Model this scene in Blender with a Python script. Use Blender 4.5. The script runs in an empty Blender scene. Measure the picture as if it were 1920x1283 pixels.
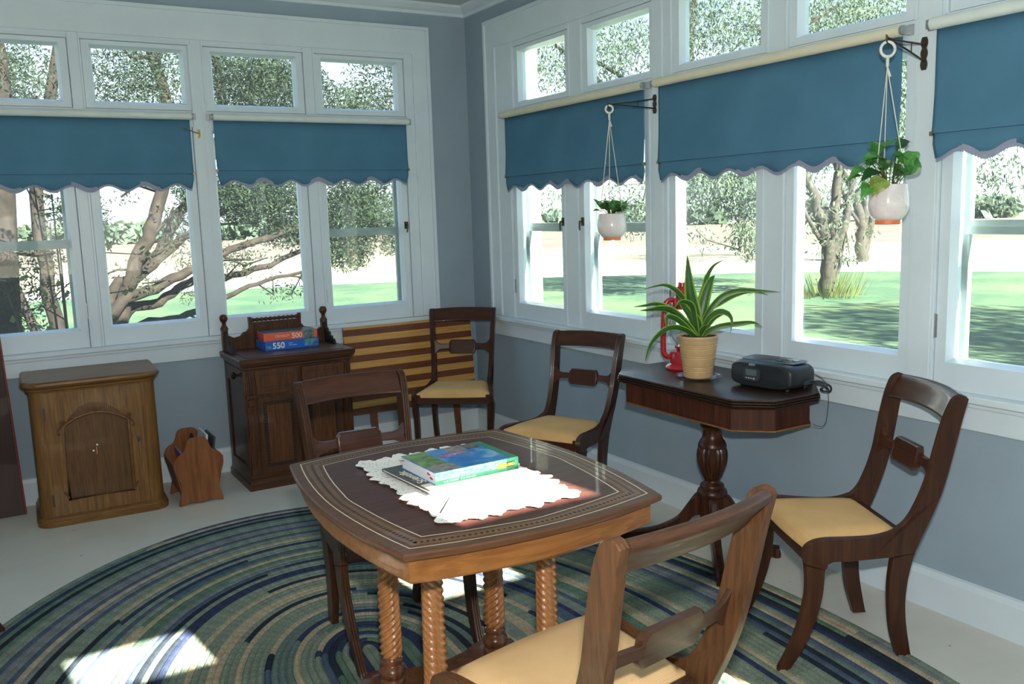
import bpy, bmesh, math, random
from mathutils import Vector, Matrix, noise as mnoise
random.seed(7)
sc = bpy.context.scene
COL = sc.collection
PI = math.pi

# ------------------------------------------------------------------ materials
MATS = {}
def new_mat(name):
    m = bpy.data.materials.new(name); m.use_nodes = True
    nt = m.node_tree; nt.nodes.clear()
    out = nt.nodes.new('ShaderNodeOutputMaterial')
    b = nt.nodes.new('ShaderNodeBsdfPrincipled')
    nt.links.new(b.outputs[0], out.inputs[0])
    return m, nt, b, out
def setb(b, base=None, rough=.5, spec=.5, metal=0, coat=0):
    if base is not None: b.inputs['Base Color'].default_value = (*base, 1)
    b.inputs['Roughness'].default_value = rough
    b.inputs['Specular IOR Level'].default_value = spec
    b.inputs['Metallic'].default_value = metal
    b.inputs['Coat Weight'].default_value = coat
def coords(nt, scale, kind='Object', rot=(0, 0, 0)):
    tc = nt.nodes.new('ShaderNodeTexCoord'); mp = nt.nodes.new('ShaderNodeMapping')
    mp.inputs['Scale'].default_value = scale; mp.inputs['Rotation'].default_value = rot
    nt.links.new(tc.outputs[kind], mp.inputs[0]); return mp.outputs[0]
def noise(nt, vec, scale=5, detail=4, rough=.55, dist=0):
    n = nt.nodes.new('ShaderNodeTexNoise'); n.inputs['Scale'].default_value = scale
    n.inputs['Detail'].default_value = detail; n.inputs['Roughness'].default_value = rough
    n.inputs['Distortion'].default_value = dist
    nt.links.new(vec, n.inputs['Vector']); return n.outputs[0]
def ramp(nt, fac, stops):
    r = nt.nodes.new('ShaderNodeValToRGB'); e = r.color_ramp.elements
    e[0].position, e[0].color = stops[0][0], (*stops[0][1], 1)
    e[1].position, e[1].color = stops[-1][0], (*stops[-1][1], 1)
    for p, c in stops[1:-1]:
        k = e.new(p); k.color = (*c, 1)
    nt.links.new(fac, r.inputs[0]); return r.outputs[0]
def bump(nt, b, h, strength=.2, dist=.01):
    n = nt.nodes.new('ShaderNodeBump'); n.inputs['Strength'].default_value = strength
    n.inputs['Distance'].default_value = dist
    nt.links.new(h, n.inputs['Height']); nt.links.new(n.outputs[0], b.inputs['Normal'])
def plain(name, base, rough=.5, spec=.5, metal=0, var=.08, scale=30, bmp=0, coat=0):
    m, nt, b, o = new_mat(name); setb(b, base, rough, spec, metal, coat)
    v = coords(nt, (1, 1, 1)); n = noise(nt, v, scale)
    c = [max(0, x * (1 - var)) for x in base]; d = [min(1, x * (1 + var)) for x in base]
    nt.links.new(ramp(nt, n, [(.3, c), (.7, d)]), b.inputs['Base Color'])
    if bmp: bump(nt, b, n, bmp, .004)
    return m
def wood(name, c1, c2, rough=.35, axis='z', scale=1.0, contrast=(.35, .65), coat=.15, bmp=.12, mid=None):
    m, nt, b, o = new_mat(name); setb(b, c1, rough, .5, 0, coat)
    s = {'x': (1.2, 22, 22), 'y': (22, 1.2, 22), 'z': (22, 22, 1.2)}[axis]
    v = coords(nt, tuple(k * scale for k in s)); n = noise(nt, v, 2.2, 6, .62, .9)
    st = [(contrast[0], c1), (contrast[1], c2)]
    if mid: st = [(contrast[0], c1), (.5, mid), (contrast[1], c2)]
    nt.links.new(ramp(nt, n, st), b.inputs['Base Color'])
    bump(nt, b, n, bmp, .002); b.inputs['Specular IOR Level'].default_value = .32
    return m
M = {}
M['trim'] = plain('white_gloss_paint', (.66, .75, .80), .38, .5, var=.03, scale=6, bmp=.04)
M['wallpaint'] = plain('slate_blue_wall_paint', (.31, .395, .46), .75, .3, var=.05, scale=4, bmp=.05)
M['ceil'] = plain('ceiling_paint', (.60, .65, .66), .8, .3, var=.03, scale=3)
M['floor'] = None
def floor_mat():
    m, nt, b, o = new_mat('painted_floor'); setb(b, (.62, .6, .52), .42, .4)
    v = coords(nt, (1, 1, 1)); n = noise(nt, v, 2.5, 6, .6)
    c = ramp(nt, n, [(.3, (.60, .59, .52)), (.7, (.70, .685, .61))])
    n2 = noise(nt, coords(nt, (3, 3, 3)), 9, 2, .5)
    k = ramp(nt, n2, [(.765, (1, 1, 1)), (.79, (.15, .13, .1))])
    mx = nt.nodes.new('ShaderNodeMixRGB'); mx.blend_type = 'MULTIPLY'; mx.inputs[0].default_value = 1
    nt.links.new(c, mx.inputs[1]); nt.links.new(k, mx.inputs[2]); nt.links.new(mx.outputs[0], b.inputs['Base Color'])
    bump(nt, b, n, .05, .003); return m
M['floor'] = floor_mat()
DK = (.022, .008, .005); RD = (.085, .026, .013)
M['mahog'] = wood('mahogany_chair', (.032, .012, .006), (.066, .024, .010), .34, 'z', coat=.10)
M['mahog_y'] = wood('mahogany_rail', (.032, .012, .006), (.068, .024, .010), .34, 'y', coat=.10)
M['mahog_x'] = wood('mahogany_crest', (.036, .012, .007), (.075, .025, .012), .32, 'x', coat=.14)
M['mahog_w'] = wood('worn_mahogany', (.066, .028, .011), (.120, .052, .020), .42, 'z', coat=.06, scale=2.2)
M['mahog_wx'] = wood('worn_mahogany_crest', (.045, .020, .010), (.076, .034, .016), .42, 'x', coat=.06, scale=2.2)
M['toptable'] = wood('table_top_walnut', (.050, .018, .013), (.085, .032, .022), .48, 'x', coat=.08)
M['topedge'] = wood('table_rim_wood', (.075, .031, .014), (.115, .050, .022), .46, 'x', coat=.08)
M['apron'] = wood('table_apron_wood', (.16, .060, .015), (.27, .112, .030), .38, 'x')
M['band'] = wood('inlay_band', (.115, .055, .022), (.165, .080, .032), .4, 'x')
M['inlay'] = plain('bone_stringing', (.62, .55, .40), .4, var=.05)
M['twist'] = wood('twist_leg_wood', (.20, .075, .022), (.40, .17, .055), .28, 'z', coat=.4)
M['twistdark'] = wood('dark_turned_wood', (.06, .022, .010), (.14, .052, .02), .28, 'z', coat=.4)
M['ped'] = wood('dark_pedestal_wood', (.020, .010, .006), (.040, .018, .010), .36, 'y', coat=.12)
M['pedred'] = wood('red_veneer_apron', (.030, .008, .004), (.085, .022, .009), .34, 'z', coat=.15)
M['pedcol'] = wood('pedestal_column_wood', (.020, .007, .004), (.075, .024, .010), .32, 'z', coat=.15)
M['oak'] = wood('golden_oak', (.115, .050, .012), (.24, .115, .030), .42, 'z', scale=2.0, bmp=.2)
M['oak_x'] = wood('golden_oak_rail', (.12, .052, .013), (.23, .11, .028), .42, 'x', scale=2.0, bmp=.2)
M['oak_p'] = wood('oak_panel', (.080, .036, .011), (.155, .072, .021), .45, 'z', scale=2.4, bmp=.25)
M['oakcarve'] = plain('oak_carving', (.15, .065, .018), .45, var=.2)
M['eoak'] = wood('dark_oak', (.036, .013, .005), (.10, .036, .012), .38, 'z', scale=1.8, bmp=.2)
M['eoak_x'] = wood('dark_oak_rail', (.038, .014, .006), (.09, .034, .013), .38, 'x', scale=1.8, bmp=.2)
M['eoakp'] = wood('dark_oak_panel', (.048, .017, .006), (.13, .045, .014), .40, 'z', scale=2.4, bmp=.2)
M['eline'] = plain('incised_line', (.010, .006, .004), .6)
M['rack'] = wood('pine_rack', (.15, .05, .016), (.27, .10, .032), .4, 'z', scale=.8)
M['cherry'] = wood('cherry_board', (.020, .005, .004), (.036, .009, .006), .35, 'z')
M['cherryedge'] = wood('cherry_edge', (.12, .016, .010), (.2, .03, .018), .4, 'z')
M['brass'] = plain('brass', (.45, .30, .11), .35, .5, 1)
M['iron'] = plain('dark_iron', (.07, .05, .035), .5, .5, .6)
M['steel'] = plain('galvanised_steel', (.42, .45, .46), .4, .5, .7)
M['storm'] = plain('storm_window_aluminium', (.36, .40, .39), .5, .4, .1)
M['roller'] = plain('cream_roller_cloth', (.74, .70, .53), .7, .3, var=.05, scale=12)
M['rollerw'] = plain('white_roller_cloth', (.68, .74, .70), .7, .3, var=.04, scale=12)
def fabric_mat():
    m, nt, b, o = new_mat('blue_blind_fabric'); setb(b, (.04, .09, .15), .85, .2)
    v = coords(nt, (1, 1, 1)); n = noise(nt, v, 5, 5)
    nt.links.new(ramp(nt, n, [(.3, (.080, .205, .315)), (.7, (.100, .245, .37))]), b.inputs['Base Color'])
    n2 = noise(nt, coords(nt, (250, 250, 250)), 3, 2); bump(nt, b, n2, .15, .001)
    # the cloth lets a little daylight through
    tr = nt.nodes.new('ShaderNodeBsdfTranslucent'); tr.inputs[0].default_value = (.08, .20, .33, 1)
    mx = nt.nodes.new('ShaderNodeMixShader'); mx.inputs[0].default_value = .12
    nt.links.new(b.outputs[0], mx.inputs[1]); nt.links.new(tr.outputs[0], mx.inputs[2]); nt.links.new(mx.outputs[0], o.inputs[0])
    return m
M['fabric'] = fabric_mat()
def lace_mat(name, col, scale, thr):
    m, nt, b, o = new_mat(name); setb(b, col, .85, .2)
    v = coords(nt, (1, 1, 1))
    vo = nt.nodes.new('ShaderNodeTexVoronoi'); vo.inputs['Scale'].default_value = scale
    nt.links.new(v, vo.inputs['Vector'])
    mt = nt.nodes.new('ShaderNodeMath'); mt.operation = 'GREATER_THAN'; mt.inputs[1].default_value = thr
    nt.links.new(vo.outputs['Distance'], mt.inputs[0])
    nt.links.new(mt.outputs[0], b.inputs['Alpha'])
    bump(nt, b, vo.outputs['Distance'], .4, .002)
    return m
M['lace'] = lace_mat('lilac_lace', (.30, .32, .42), 260, .13)
M['doily'] = lace_mat('white_crochet', (.80, .80, .76), 105, .20)
def seat_mat(name, c1, c2, c3):
    m, nt, b, o = new_mat(name); setb(b, c1, .85, .25)
    v = coords(nt, (1, 1, 1)); n = noise(nt, v, 7, 4)
    base = ramp(nt, n, [(.35, c1), (.65, c2)])
    tc = nt.nodes.new('ShaderNodeTexCoord'); sx = nt.nodes.new('ShaderNodeSeparateXYZ')
    nt.links.new(tc.outputs['Generated'], sx.inputs[0])
    ad = nt.nodes.new('ShaderNodeMath'); ad.operation = 'MULTIPLY_ADD'; ad.inputs[1].default_value = .7
    nt.links.new(n, ad.inputs[0]); nt.links.new(sx.outputs['Y'], ad.inputs[2])
    st = ramp(nt, ad.outputs[0], [(1.12, (0, 0, 0)), (1.5, (1, 1, 1))])
    mx = nt.nodes.new('ShaderNodeMixRGB'); mx.inputs[2].default_value = (*c3, 1)
    nt.links.new(st, mx.inputs[0]); nt.links.new(base, mx.inputs[1]); nt.links.new(mx.outputs[0], b.inputs['Base Color'])
    wv = nt.nodes.new('ShaderNodeTexWave'); wv.inputs['Scale'].default_value = 95; wv.bands_direction = 'Y'
    nt.links.new(coords(nt, (1, 1, 1)), wv.inputs['Vector'])
    bump(nt, b, wv.outputs['Fac'], .35, .002)
    return m
M['seat'] = seat_mat('tan_seat_cloth', (.66, .395, .16), (.74, .455, .19), (.60, .25, .05))
M['seatn'] = seat_mat('ribbed_tan_seat_cloth', (.66, .425, .20), (.73, .48, .235), (.64, .41, .19))
def facing(nt, f0, f1):
    lw = nt.nodes.new('ShaderNodeLayerWeight'); lw.inputs[0].default_value = .5
    p = nt.nodes.new('ShaderNodeMath'); p.operation = 'POWER'; p.inputs[1].default_value = 5
    nt.links.new(lw.outputs['Facing'], p.inputs[0])
    a = nt.nodes.new('ShaderNodeMath'); a.operation = 'MULTIPLY_ADD'; a.inputs[1].default_value = f1; a.inputs[2].default_value = f0
    nt.links.new(p.outputs[0], a.inputs[0]); return a.outputs[0]
def glass_mat():
    m = bpy.data.materials.new('window_glass'); m.use_nodes = True; nt = m.node_tree; nt.nodes.clear()
    o = nt.nodes.new('ShaderNodeOutputMaterial'); t = nt.nodes.new('ShaderNodeBsdfTransparent'); g = nt.nodes.new('ShaderNodeBsdfGlossy')
    g.inputs['Roughness'].default_value = .02; t.inputs[0].default_value = (.92, .98, .97, 1)
    d = nt.nodes.new('ShaderNodeBsdfDiffuse'); d.inputs[0].default_value = (.8, .85, .85, 1)
    mx = nt.nodes.new('ShaderNodeMixShader'); nt.links.new(facing(nt, .03, .6), mx.inputs[0])
    m2 = nt.nodes.new('ShaderNodeMixShader'); m2.inputs[0].default_value = .065
    nt.links.new(t.outputs[0], m2.inputs[1]); nt.links.new(d.outputs[0], m2.inputs[2])
    nt.links.new(m2.outputs[0], mx.inputs[1]); nt.links.new(g.outputs[0], mx.inputs[2]); nt.links.new(mx.outputs[0], o.inputs[0])
    return m
M['glass'] = glass_mat()
def clear_mat():
    m = bpy.data.materials.new('clear_glass'); m.use_nodes = True; nt = m.node_tree; nt.nodes.clear()
    o = nt.nodes.new('ShaderNodeOutputMaterial'); t = nt.nodes.new('ShaderNodeBsdfTransparent'); g = nt.nodes.new('ShaderNodeBsdfGlossy')
    g.inputs['Roughness'].default_value = .05; t.inputs[0].default_value = (.86, .9, .9, 1)
    mx = nt.nodes.new('ShaderNodeMixShader'); nt.links.new(facing(nt, .05, .8), mx.inputs[0])
    nt.links.new(t.outputs[0], mx.inputs[1]); nt.links.new(g.outputs[0], mx.inputs[2]); nt.links.new(mx.outputs[0], o.inputs[0])
    return m
M['clear'] = clear_mat()
M['red'] = plain('red_enamel', (.42, .012, .02), .25, .6, coat=.5)
M['tanpot'] = plain('tan_glazed_pot', (.52, .34, .16), .45, .5)
M['whitepot'] = plain('speckled_white_glaze', (.74, .67, .66), .12, .6, var=.06, scale=160, coat=.7)
M['orangepot'] = plain('orange_bare_clay', (.72, .19, .07), .5)
M['soil'] = plain('potting_soil', (.035, .025, .02), .95, var=.5, scale=120, bmp=.8)
M['black'] = plain('black_plastic', (.012, .014, .016), .42, .5, var=.1, scale=200)
M['blackg'] = plain('grey_black_plastic', (.035, .045, .055), .38, .5)
M['lcd'] = plain('grey_green_display', (.10, .13, .12), .15, .5)
M['silver'] = plain('silver_print', (.5, .52, .55), .4, .5, .3)
M['cord'] = plain('cotton_cord', (.66, .64, .56), .8)
M['cordw'] = plain('off_white_ring', (.75, .70, .62), .6)
M['page'] = plain('paper_pages', (.72, .74, .76), .8, var=.06, scale=300)
M['white'] = plain('printed_white', (.85, .85, .85), .5)
M['orangebox'] = plain('orange_card', (.72, .12, .055), .4)
M['bluebox'] = plain('blue_card', (.012, .13, .52), .35)
M['photo1'] = plain('printed_photo_grey_green', (.10, .16, .15), .35, var=.8, scale=60)
M['photo2'] = plain('printed_photo_teal', (.10, .26, .32), .35, var=.7, scale=70)
M['clearbox'] = plain('dark_box_top', (.07, .10, .11), .3, var=.4, scale=40)
M['darkmag'] = plain('dark_magazine_cover', (.05, .055, .06), .4, var=.3, scale=50)
M['cream'] = plain('cream_paper', (.74, .69, .56), .6)
M['purple'] = plain('purple_print', (.22, .16, .42), .5)
M['yellow'] = plain('yellow_sticker', (.85, .72, .03), .4)
M['greenbook'] = plain('green_book_spine', (.015, .22, .11), .35, var=.15)
def cover_mat():
    m, nt, b, o = new_mat('blue_book_cover'); setb(b, (.05, .2, .5), .3, .5)
    tc = nt.nodes.new('ShaderNodeTexCoord'); n = noise(nt, tc.outputs['Generated'], 4, 6, .6, .6)
    nt.links.new(ramp(nt, n, [(.32, (.015, .10, .40)), (.52, (.03, .25, .58)), (.72, (.35, .55, .70))]), b.inputs['Base Color']); return m
M['cover'] = cover_mat()
def spine_mat():
    m, nt, b, o = new_mat('green_marbled_spine'); setb(b, (.05, .4, .2), .3, .5)
    tc = nt.nodes.new('ShaderNodeTexCoord'); mp = nt.nodes.new('ShaderNodeMapping'); mp.inputs['Scale'].default_value = (6, 1, 2)
    nt.links.new(tc.outputs['Generated'], mp.inputs[0]); n = noise(nt, mp.outputs[0], 3, 6, .7, .5)
    nt.links.new(ramp(nt, n, [(.35, (.02, .30, .16)), (.5, (.08, .5, .33)), (.62, (.62, .80, .52)), (.75, (.30, .66, .72))]), b.inputs['Base Color']); return m
M['spine'] = spine_mat()
M['darkphoto'] = plain('dark_cover_photo', (.09, .10, .08), .35, var=.9, scale=50)
M['greenphoto'] = plain('green_cover_photo', (.13, .24, .07), .35, var=.6, scale=50)
M['greyphoto'] = plain('grey_brown_cover_photo', (.24, .22, .20), .35, var=.6, scale=60)
M['redprint'] = plain('red_print', (.55, .04, .06), .5)
M['wd_l'] = wood('light_slat_wood', (.52, .27, .07), (.68, .38, .11), .4, 'x')
M['wd_d'] = wood('dark_slat_wood', (.12, .042, .018), (.19, .070, .030), .4, 'x')
def attr_mat(name, rough=.9, spec=.2, nscale=220, mix=.45, bstr=.5, trans=0):
    m, nt, b, o = new_mat(name); setb(b, (1, 1, 1), rough, spec)
    a = nt.nodes.new('ShaderNodeVertexColor'); a.layer_name = 'Col'
    n = noise(nt, coords(nt, (1, 1, 1)), nscale, 3, .7)
    k = ramp(nt, n, [(.3, (1 - mix,) * 3), (.7, (1 + 0 * mix,) * 3)])
    mx = nt.nodes.new('ShaderNodeMixRGB'); mx.blend_type = 'MULTIPLY'; mx.inputs[0].default_value = 1
    nt.links.new(a.outputs[0], mx.inputs[1]); nt.links.new(k, mx.inputs[2]); nt.links.new(mx.outputs[0], b.inputs['Base Color'])
    if bstr: bump(nt, b, n, bstr, .003)
    if trans:
        tr = nt.nodes.new('ShaderNodeBsdfTranslucent'); nt.links.new(mx.outputs[0], tr.inputs[0])
        ms = nt.nodes.new('ShaderNodeMixShader'); ms.inputs[0].default_value = trans
        nt.links.new(b.outputs[0], ms.inputs[1]); nt.links.new(tr.outputs[0], ms.inputs[2]); nt.links.new(ms.outputs[0], o.inputs[0])
    return m
M['rug'] = attr_mat('braided_wool', .95, .1, 240, .6, .8)
M['leaf'] = attr_mat('house_plant_leaf', .38, .5, 30, .12, 0, .18)
def rugnoise():
    m = M['rug']; nt = m.node_tree
    # heathered yarn: a second finer hue jitter
    pass
M['bark'] = plain('grey_brown_bark', (.036, .031, .024), .95, .2, var=.5, scale=14, bmp=.8)
M['barkred'] = plain('reddish_bark', (.017, .012, .009), .95, .2, var=.5, scale=14, bmp=.8)
def fol(name, c1, c2, c3, trans=.35):
    m, nt, b, o = new_mat(name); setb(b, c1, .7, .3)
    n = noise(nt, coords(nt, (1, 1, 1)), 1.6, 5, .7)
    c = ramp(nt, n, [(.3, c1), (.5, c2), (.72, c3)]); nt.links.new(c, b.inputs['Base Color'])
    tr = nt.nodes.new('ShaderNodeBsdfTranslucent'); nt.links.new(c, tr.inputs[0])
    ms = nt.nodes.new('ShaderNodeMixShader'); ms.inputs[0].default_value = trans
    nt.links.new(b.outputs[0], ms.inputs[1]); nt.links.new(tr.outputs[0], ms.inputs[2]); nt.links.new(ms.outputs[0], o.inputs[0])
    return m
M['fol'] = fol('yew_foliage', (.004, .009, .004), (.009, .019, .007), (.028, .046, .014), .2)
M['fol2'] = fol('spruce_foliage', (.042, .066, .052), (.070, .10, .066), (.13, .165, .085))
M['fol3'] = fol('young_shrub_leaves', (.07, .10, .024), (.11, .14, .034), (.18, .18, .055))
def ground_mat():
    m, nt, b, o = new_mat('lawn'); setb(b, (.1, .2, .05), .95, .1)
    n = noise(nt, coords(nt, (1, 1, 1)), .35, 6, .65); n2 = noise(nt, coords(nt, (1, 1, 1)), 9, 4, .7)
    mt = nt.nodes.new('ShaderNodeMath'); mt.operation = 'MULTIPLY_ADD'; mt.inputs[1].default_value = .5
    nt.links.new(n2, mt.inputs[0]); nt.links.new(n, mt.inputs[2])
    nt.links.new(ramp(nt, mt.outputs[0], [(.5, (.026, .056, .038)), (.72, (.046, .082, .046)), (.9, (.085, .12, .058))]), b.inputs['Base Color']); return m
M['lawn'] = ground_mat()
M['gravel'] = plain('pale_gravel', (.32, .31, .29), .95, .1, var=.1, scale=3)
M['field'] = plain('ploughed_field', (.115, .092, .075), .95, .1, var=.25, scale=.4)
M['field2'] = plain('stubble_field', (.25, .22, .14), .95, .1, var=.15, scale=.3)
M['siding'] = plain('cream_rendered_pier', (.40, .40, .31), .9, .2, var=.12, scale=10, bmp=.4)

# ------------------------------------------------------------------ mesh builder
class MB:
    def __init__(s): s.v = []; s.f = []; s.mi = []; s.cur = 0; s.col = None; s.fc = []
    def add(s, vs, fs):
        o = len(s.v); s.v += [tuple(p) for p in vs]
        for f in fs: s.f.append(tuple(i + o for i in f)); s.mi.append(s.cur); s.fc.append(s.col)
    def box(s, x0, x1, y0, y1, z0, z1, T=None):
        P = [(x, y, z) for z in (z0, z1) for y in (y0, y1) for x in (x0, x1)]
        if T: P = [T(p) for p in P]
        s.add(P, [(0, 1, 3, 2), (4, 6, 7, 5), (0, 4, 5, 1), (2, 3, 7, 6), (0, 2, 6, 4), (1, 5, 7, 3)])
    def prism(s, poly, z0, z1, T=None, inset_top=0):
        n = len(poly); P = [(x, y, z0) for x, y in poly]
        P += [(x, y, z1) for x, y in poly]
        if T: P = [T(p) for p in P]
        s.add(P, [tuple(range(n)), tuple(range(n, 2 * n))] + [(i, (i + 1) % n, n + (i + 1) % n, n + i) for i in range(n)])
    def rings(s, R, cap=True, close=False):
        n = len(R[0]); vs = [p for r in R for p in r]; fs = []
        m = len(R)
        for j in range(m if close else m - 1):
            for i in range(n):
                a = j * n + i; b = j * n + (i + 1) % n; c = ((j + 1) % m) * n + (i + 1) % n; d = ((j + 1) % m) * n + i
                fs.append((a, b, c, d))
        if cap and not close: fs += [tuple(range(n)), tuple(range((m - 1) * n, m * n))]
        s.add(vs, fs)
    def lathe(s, prof, c=(0, 0, 0), seg=24, T=None, mod=None):
        R = []
        for k, (r, z) in enumerate(prof):
            ring = []
            for i in range(seg):
                a = 2 * PI * i / seg; rr = max(r, 1e-5) * (mod(a, z) if mod else 1)
                p = (c[0] + rr * math.cos(a), c[1] + rr * math.sin(a), c[2] + z)
                ring.append(T(p) if T else p)
            R.append(ring)
        s.rings(R)
    def tube(s, pts, rad, seg=8, close=False):
        pts = [Vector(p) for p in pts]; R = []
        n = len(pts); up = None
        for i, p in enumerate(pts):
            if close: t = pts[(i + 1) % n] - pts[i - 1]
            else: t = pts[min(i + 1, n - 1)] - pts[max(i - 1, 0)]
            t = t.normalized() if t.length > 1e-9 else Vector((0, 0, 1))
            if up is None:
                up = Vector((0, 0, 1)) if abs(t.z) < .9 else Vector((1, 0, 0))
            a = t.cross(up); a.normalize() if a.length > 1e-6 else None
            if a.length < 1e-6: a = t.orthogonal().normalized()
            b = a.cross(t).normalized(); up = b
            r = rad(i / (n - 1)) if callable(rad) else rad
            R.append([p + a * r * math.cos(2 * PI * k / seg) + b * r * math.sin(2 * PI * k / seg) for k in range(seg)])
        s.rings(R, cap=not close, close=close)
    def build(s, name, mats, parent=None, smooth=35, bev=0, recalc=True, loc=None):
        me = bpy.data.meshes.new(name); me.from_pydata(s.v, [], s.f)
        if not isinstance(mats, (list, tuple)): mats = [mats]
        for m in mats: me.materials.append(m)
        if len(mats) > 1: me.polygons.foreach_set('material_index', s.mi)
        if any(c is not None for c in s.fc):
            ca = me.color_attributes.new('Col', 'FLOAT_COLOR', 'CORNER')
            buf = []
            for f, c in zip(s.f, s.fc):
                c = c or (1, 1, 1)
                if isinstance(c[0], (tuple, list)):
                    for q in c: buf += [*q, 1]
                else: buf += [*c, 1] * len(f)
            ca.data.foreach_set('color', buf); 
        if recalc:
            bm = bmesh.new(); bm.from_mesh(me); bmesh.ops.recalc_face_normals(bm, faces=bm.faces); bm.to_mesh(me); bm.free()
        if smooth:
            me.polygons.foreach_set('use_smooth', [True] * len(me.polygons)); me.set_sharp_from_angle(angle=math.radians(smooth))
        me.update()
        o = bpy.data.objects.new(name, me); COL.objects.link(o)
        if parent is not None: o.parent = parent
        if loc: o.location = loc
        if bev:
            b = o.modifiers.new('bevel', 'BEVEL'); b.width = bev; b.segments = 2; b.limit_method = 'ANGLE'; b.angle_limit = math.radians(40)
            b.harden_normals = False
        return o
def thing(name, label, cat, loc=(0, 0, 0), rz=0, group=None):
    o = bpy.data.objects.new(name, None); COL.objects.link(o); o.location = loc; o.rotation_euler = (0, 0, rz)
    o.empty_display_size = .05; return tag(o, label, cat, group)
def tag(o, label, cat, group=None, kind=None):
    o['label'] = label; o['category'] = cat
    if group: o['group'] = group
    if kind: o['kind'] = kind
    return o
def struct(o): o['kind'] = 'structure'; return o
def sempty(name):
    o = bpy.data.objects.new(name, None); COL.objects.link(o); o.empty_display_size = .05; return struct(o)
def catmull(pts, n=6, close=False):
    out = []; m = len(pts); P = [Vector(p) for p in pts]
    rng = range(m) if close else range(m - 1)
    for i in rng:
        if close: a, b, c, d = P[i - 1], P[i], P[(i + 1) % m], P[(i + 2) % m]
        else: a, b, c, d = P[max(i - 1, 0)], P[i], P[i + 1], P[min(i + 2, m - 1)]
        for k in range(n):
            t = k / n
            out.append(.5 * ((2 * b) + (c - a) * t + (2 * a - 5 * b + 4 * c - d) * t * t + (3 * b - a - 3 * c + d) * t ** 3))
    if not close: out.append(P[-1])
    return out
def copy_tree(o, parent=None):
    c = o.copy(); COL.objects.link(c); c.parent = parent
    for ch in [k for k in list(bpy.data.objects) if k.parent == o]: copy_tree(ch, c)
    return c
def lettering(text, size, T, mat, parent, extrude=.0004, name='lettering', bold=0, label=None):
    """T maps local (x along text, y up, 0) to parent space with a Matrix"""
    cu = bpy.data.curves.new('txt', 'FONT'); cu.body = text; cu.size = size; cu.extrude = extrude; cu.offset = bold
    cu.align_x = 'LEFT'
    t = bpy.data.objects.new('txt', cu); COL.objects.link(t)
    bpy.context.view_layer.update()
    me = bpy.data.meshes.new_from_object(t.evaluated_get(bpy.context.evaluated_depsgraph_get()))
    bpy.data.objects.remove(t); me.transform(T); me.materials.clear(); me.materials.append(mat)
    me.name = name
    o = bpy.data.objects.new(name, me); COL.objects.link(o); o.parent = parent
    if label: o['label'] = label
    return o

# ------------------------------------------------------------------ room shell
CEIL = 2.69
def WB(p): return (-p[0], -p[1], p[2])        # back wall frame: (distance from corner, into room, up)
def WR(p): return (-p[1], -p[0], p[2])        # right wall frame
XL, YF = -4.6, -5.56
def grid_board(mb, s0, s1, z0, z1, holes, n0, n1, T):
    ss = sorted({s0, s1, *[h[0] for h in holes], *[h[1] for h in holes]})
    for a, b in zip(ss, ss[1:]):
        if b - a < 1e-6: continue
        hs = sorted([(h[2], h[3]) for h in holes if h[0] <= a + 1e-6 and h[1] >= b - 1e-6])
        z = z0
        for h0, h1 in hs:
            if h0 > z: mb.box(a, b, n0, n1, z, h0, T)
            z = h1
        if z < z1: mb.box(a, b, n0, n1, z, z1, T)
fl = MB(); fl.box(XL, .05, YF, .05, -.1, 0); struct(fl.build('floor', M['floor'], smooth=0))
ce = MB(); ce.box(XL, .05, YF, .05, CEIL, CEIL + .1); struct(ce.build('ceiling', M['ceil'], smooth=0))
SB = (.33, 4.62); SR = (.34, 5.60)
OPEN = (.70, 2.50)
for nm, T, S, s1 in (('wall_back', WB, SB, 4.7), ('wall_right', WR, SR, 5.7)):
    mb = MB()
    grid_board(mb, -.0, s1, 0, CEIL, [(S[0], S[1], OPEN[0], OPEN[1])], -.16, 0, T)
    struct(mb.build(nm, M['wallpaint'], smooth=0))
mb = MB(); mb.box(XL - .1, XL, YF, .0, 0, CEIL); struct(mb.build('wall_left', M['wallpaint'], smooth=0))
# front wall, behind the camera, with its own row of windows
FW = [(-2.03 - k * .0 + d, ) for k, d in ()]
fx = [-3.19, -2.60, -2.01, -1.42, -.83, -.24 - .1]
holes = []
for x in fx[:5]:
    holes.append((x - .195, x + .195, 2.10, 2.31)); holes.append((x - .195, x + .195, .9, 1.52))
mb = MB(); grid_board(mb, XL, .05, 0, CEIL, holes, YF - .05, YF, None); struct(mb.build('wall_front', M['wallpaint'], smooth=0))
for i, x in enumerate(fx[:5]):
    m = MB()
    for z0, z1 in ((2.05, 2.36), (.85, 1.57)):
        grid_board(m, x - .26, x + .26, z0, z1, [(x - .195, x + .195, z0 + .05, z1 - .05)], YF, YF + .02, None)
    struct(m.build('window_%d' % (20 + i), M['trim'], smooth=0))

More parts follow.
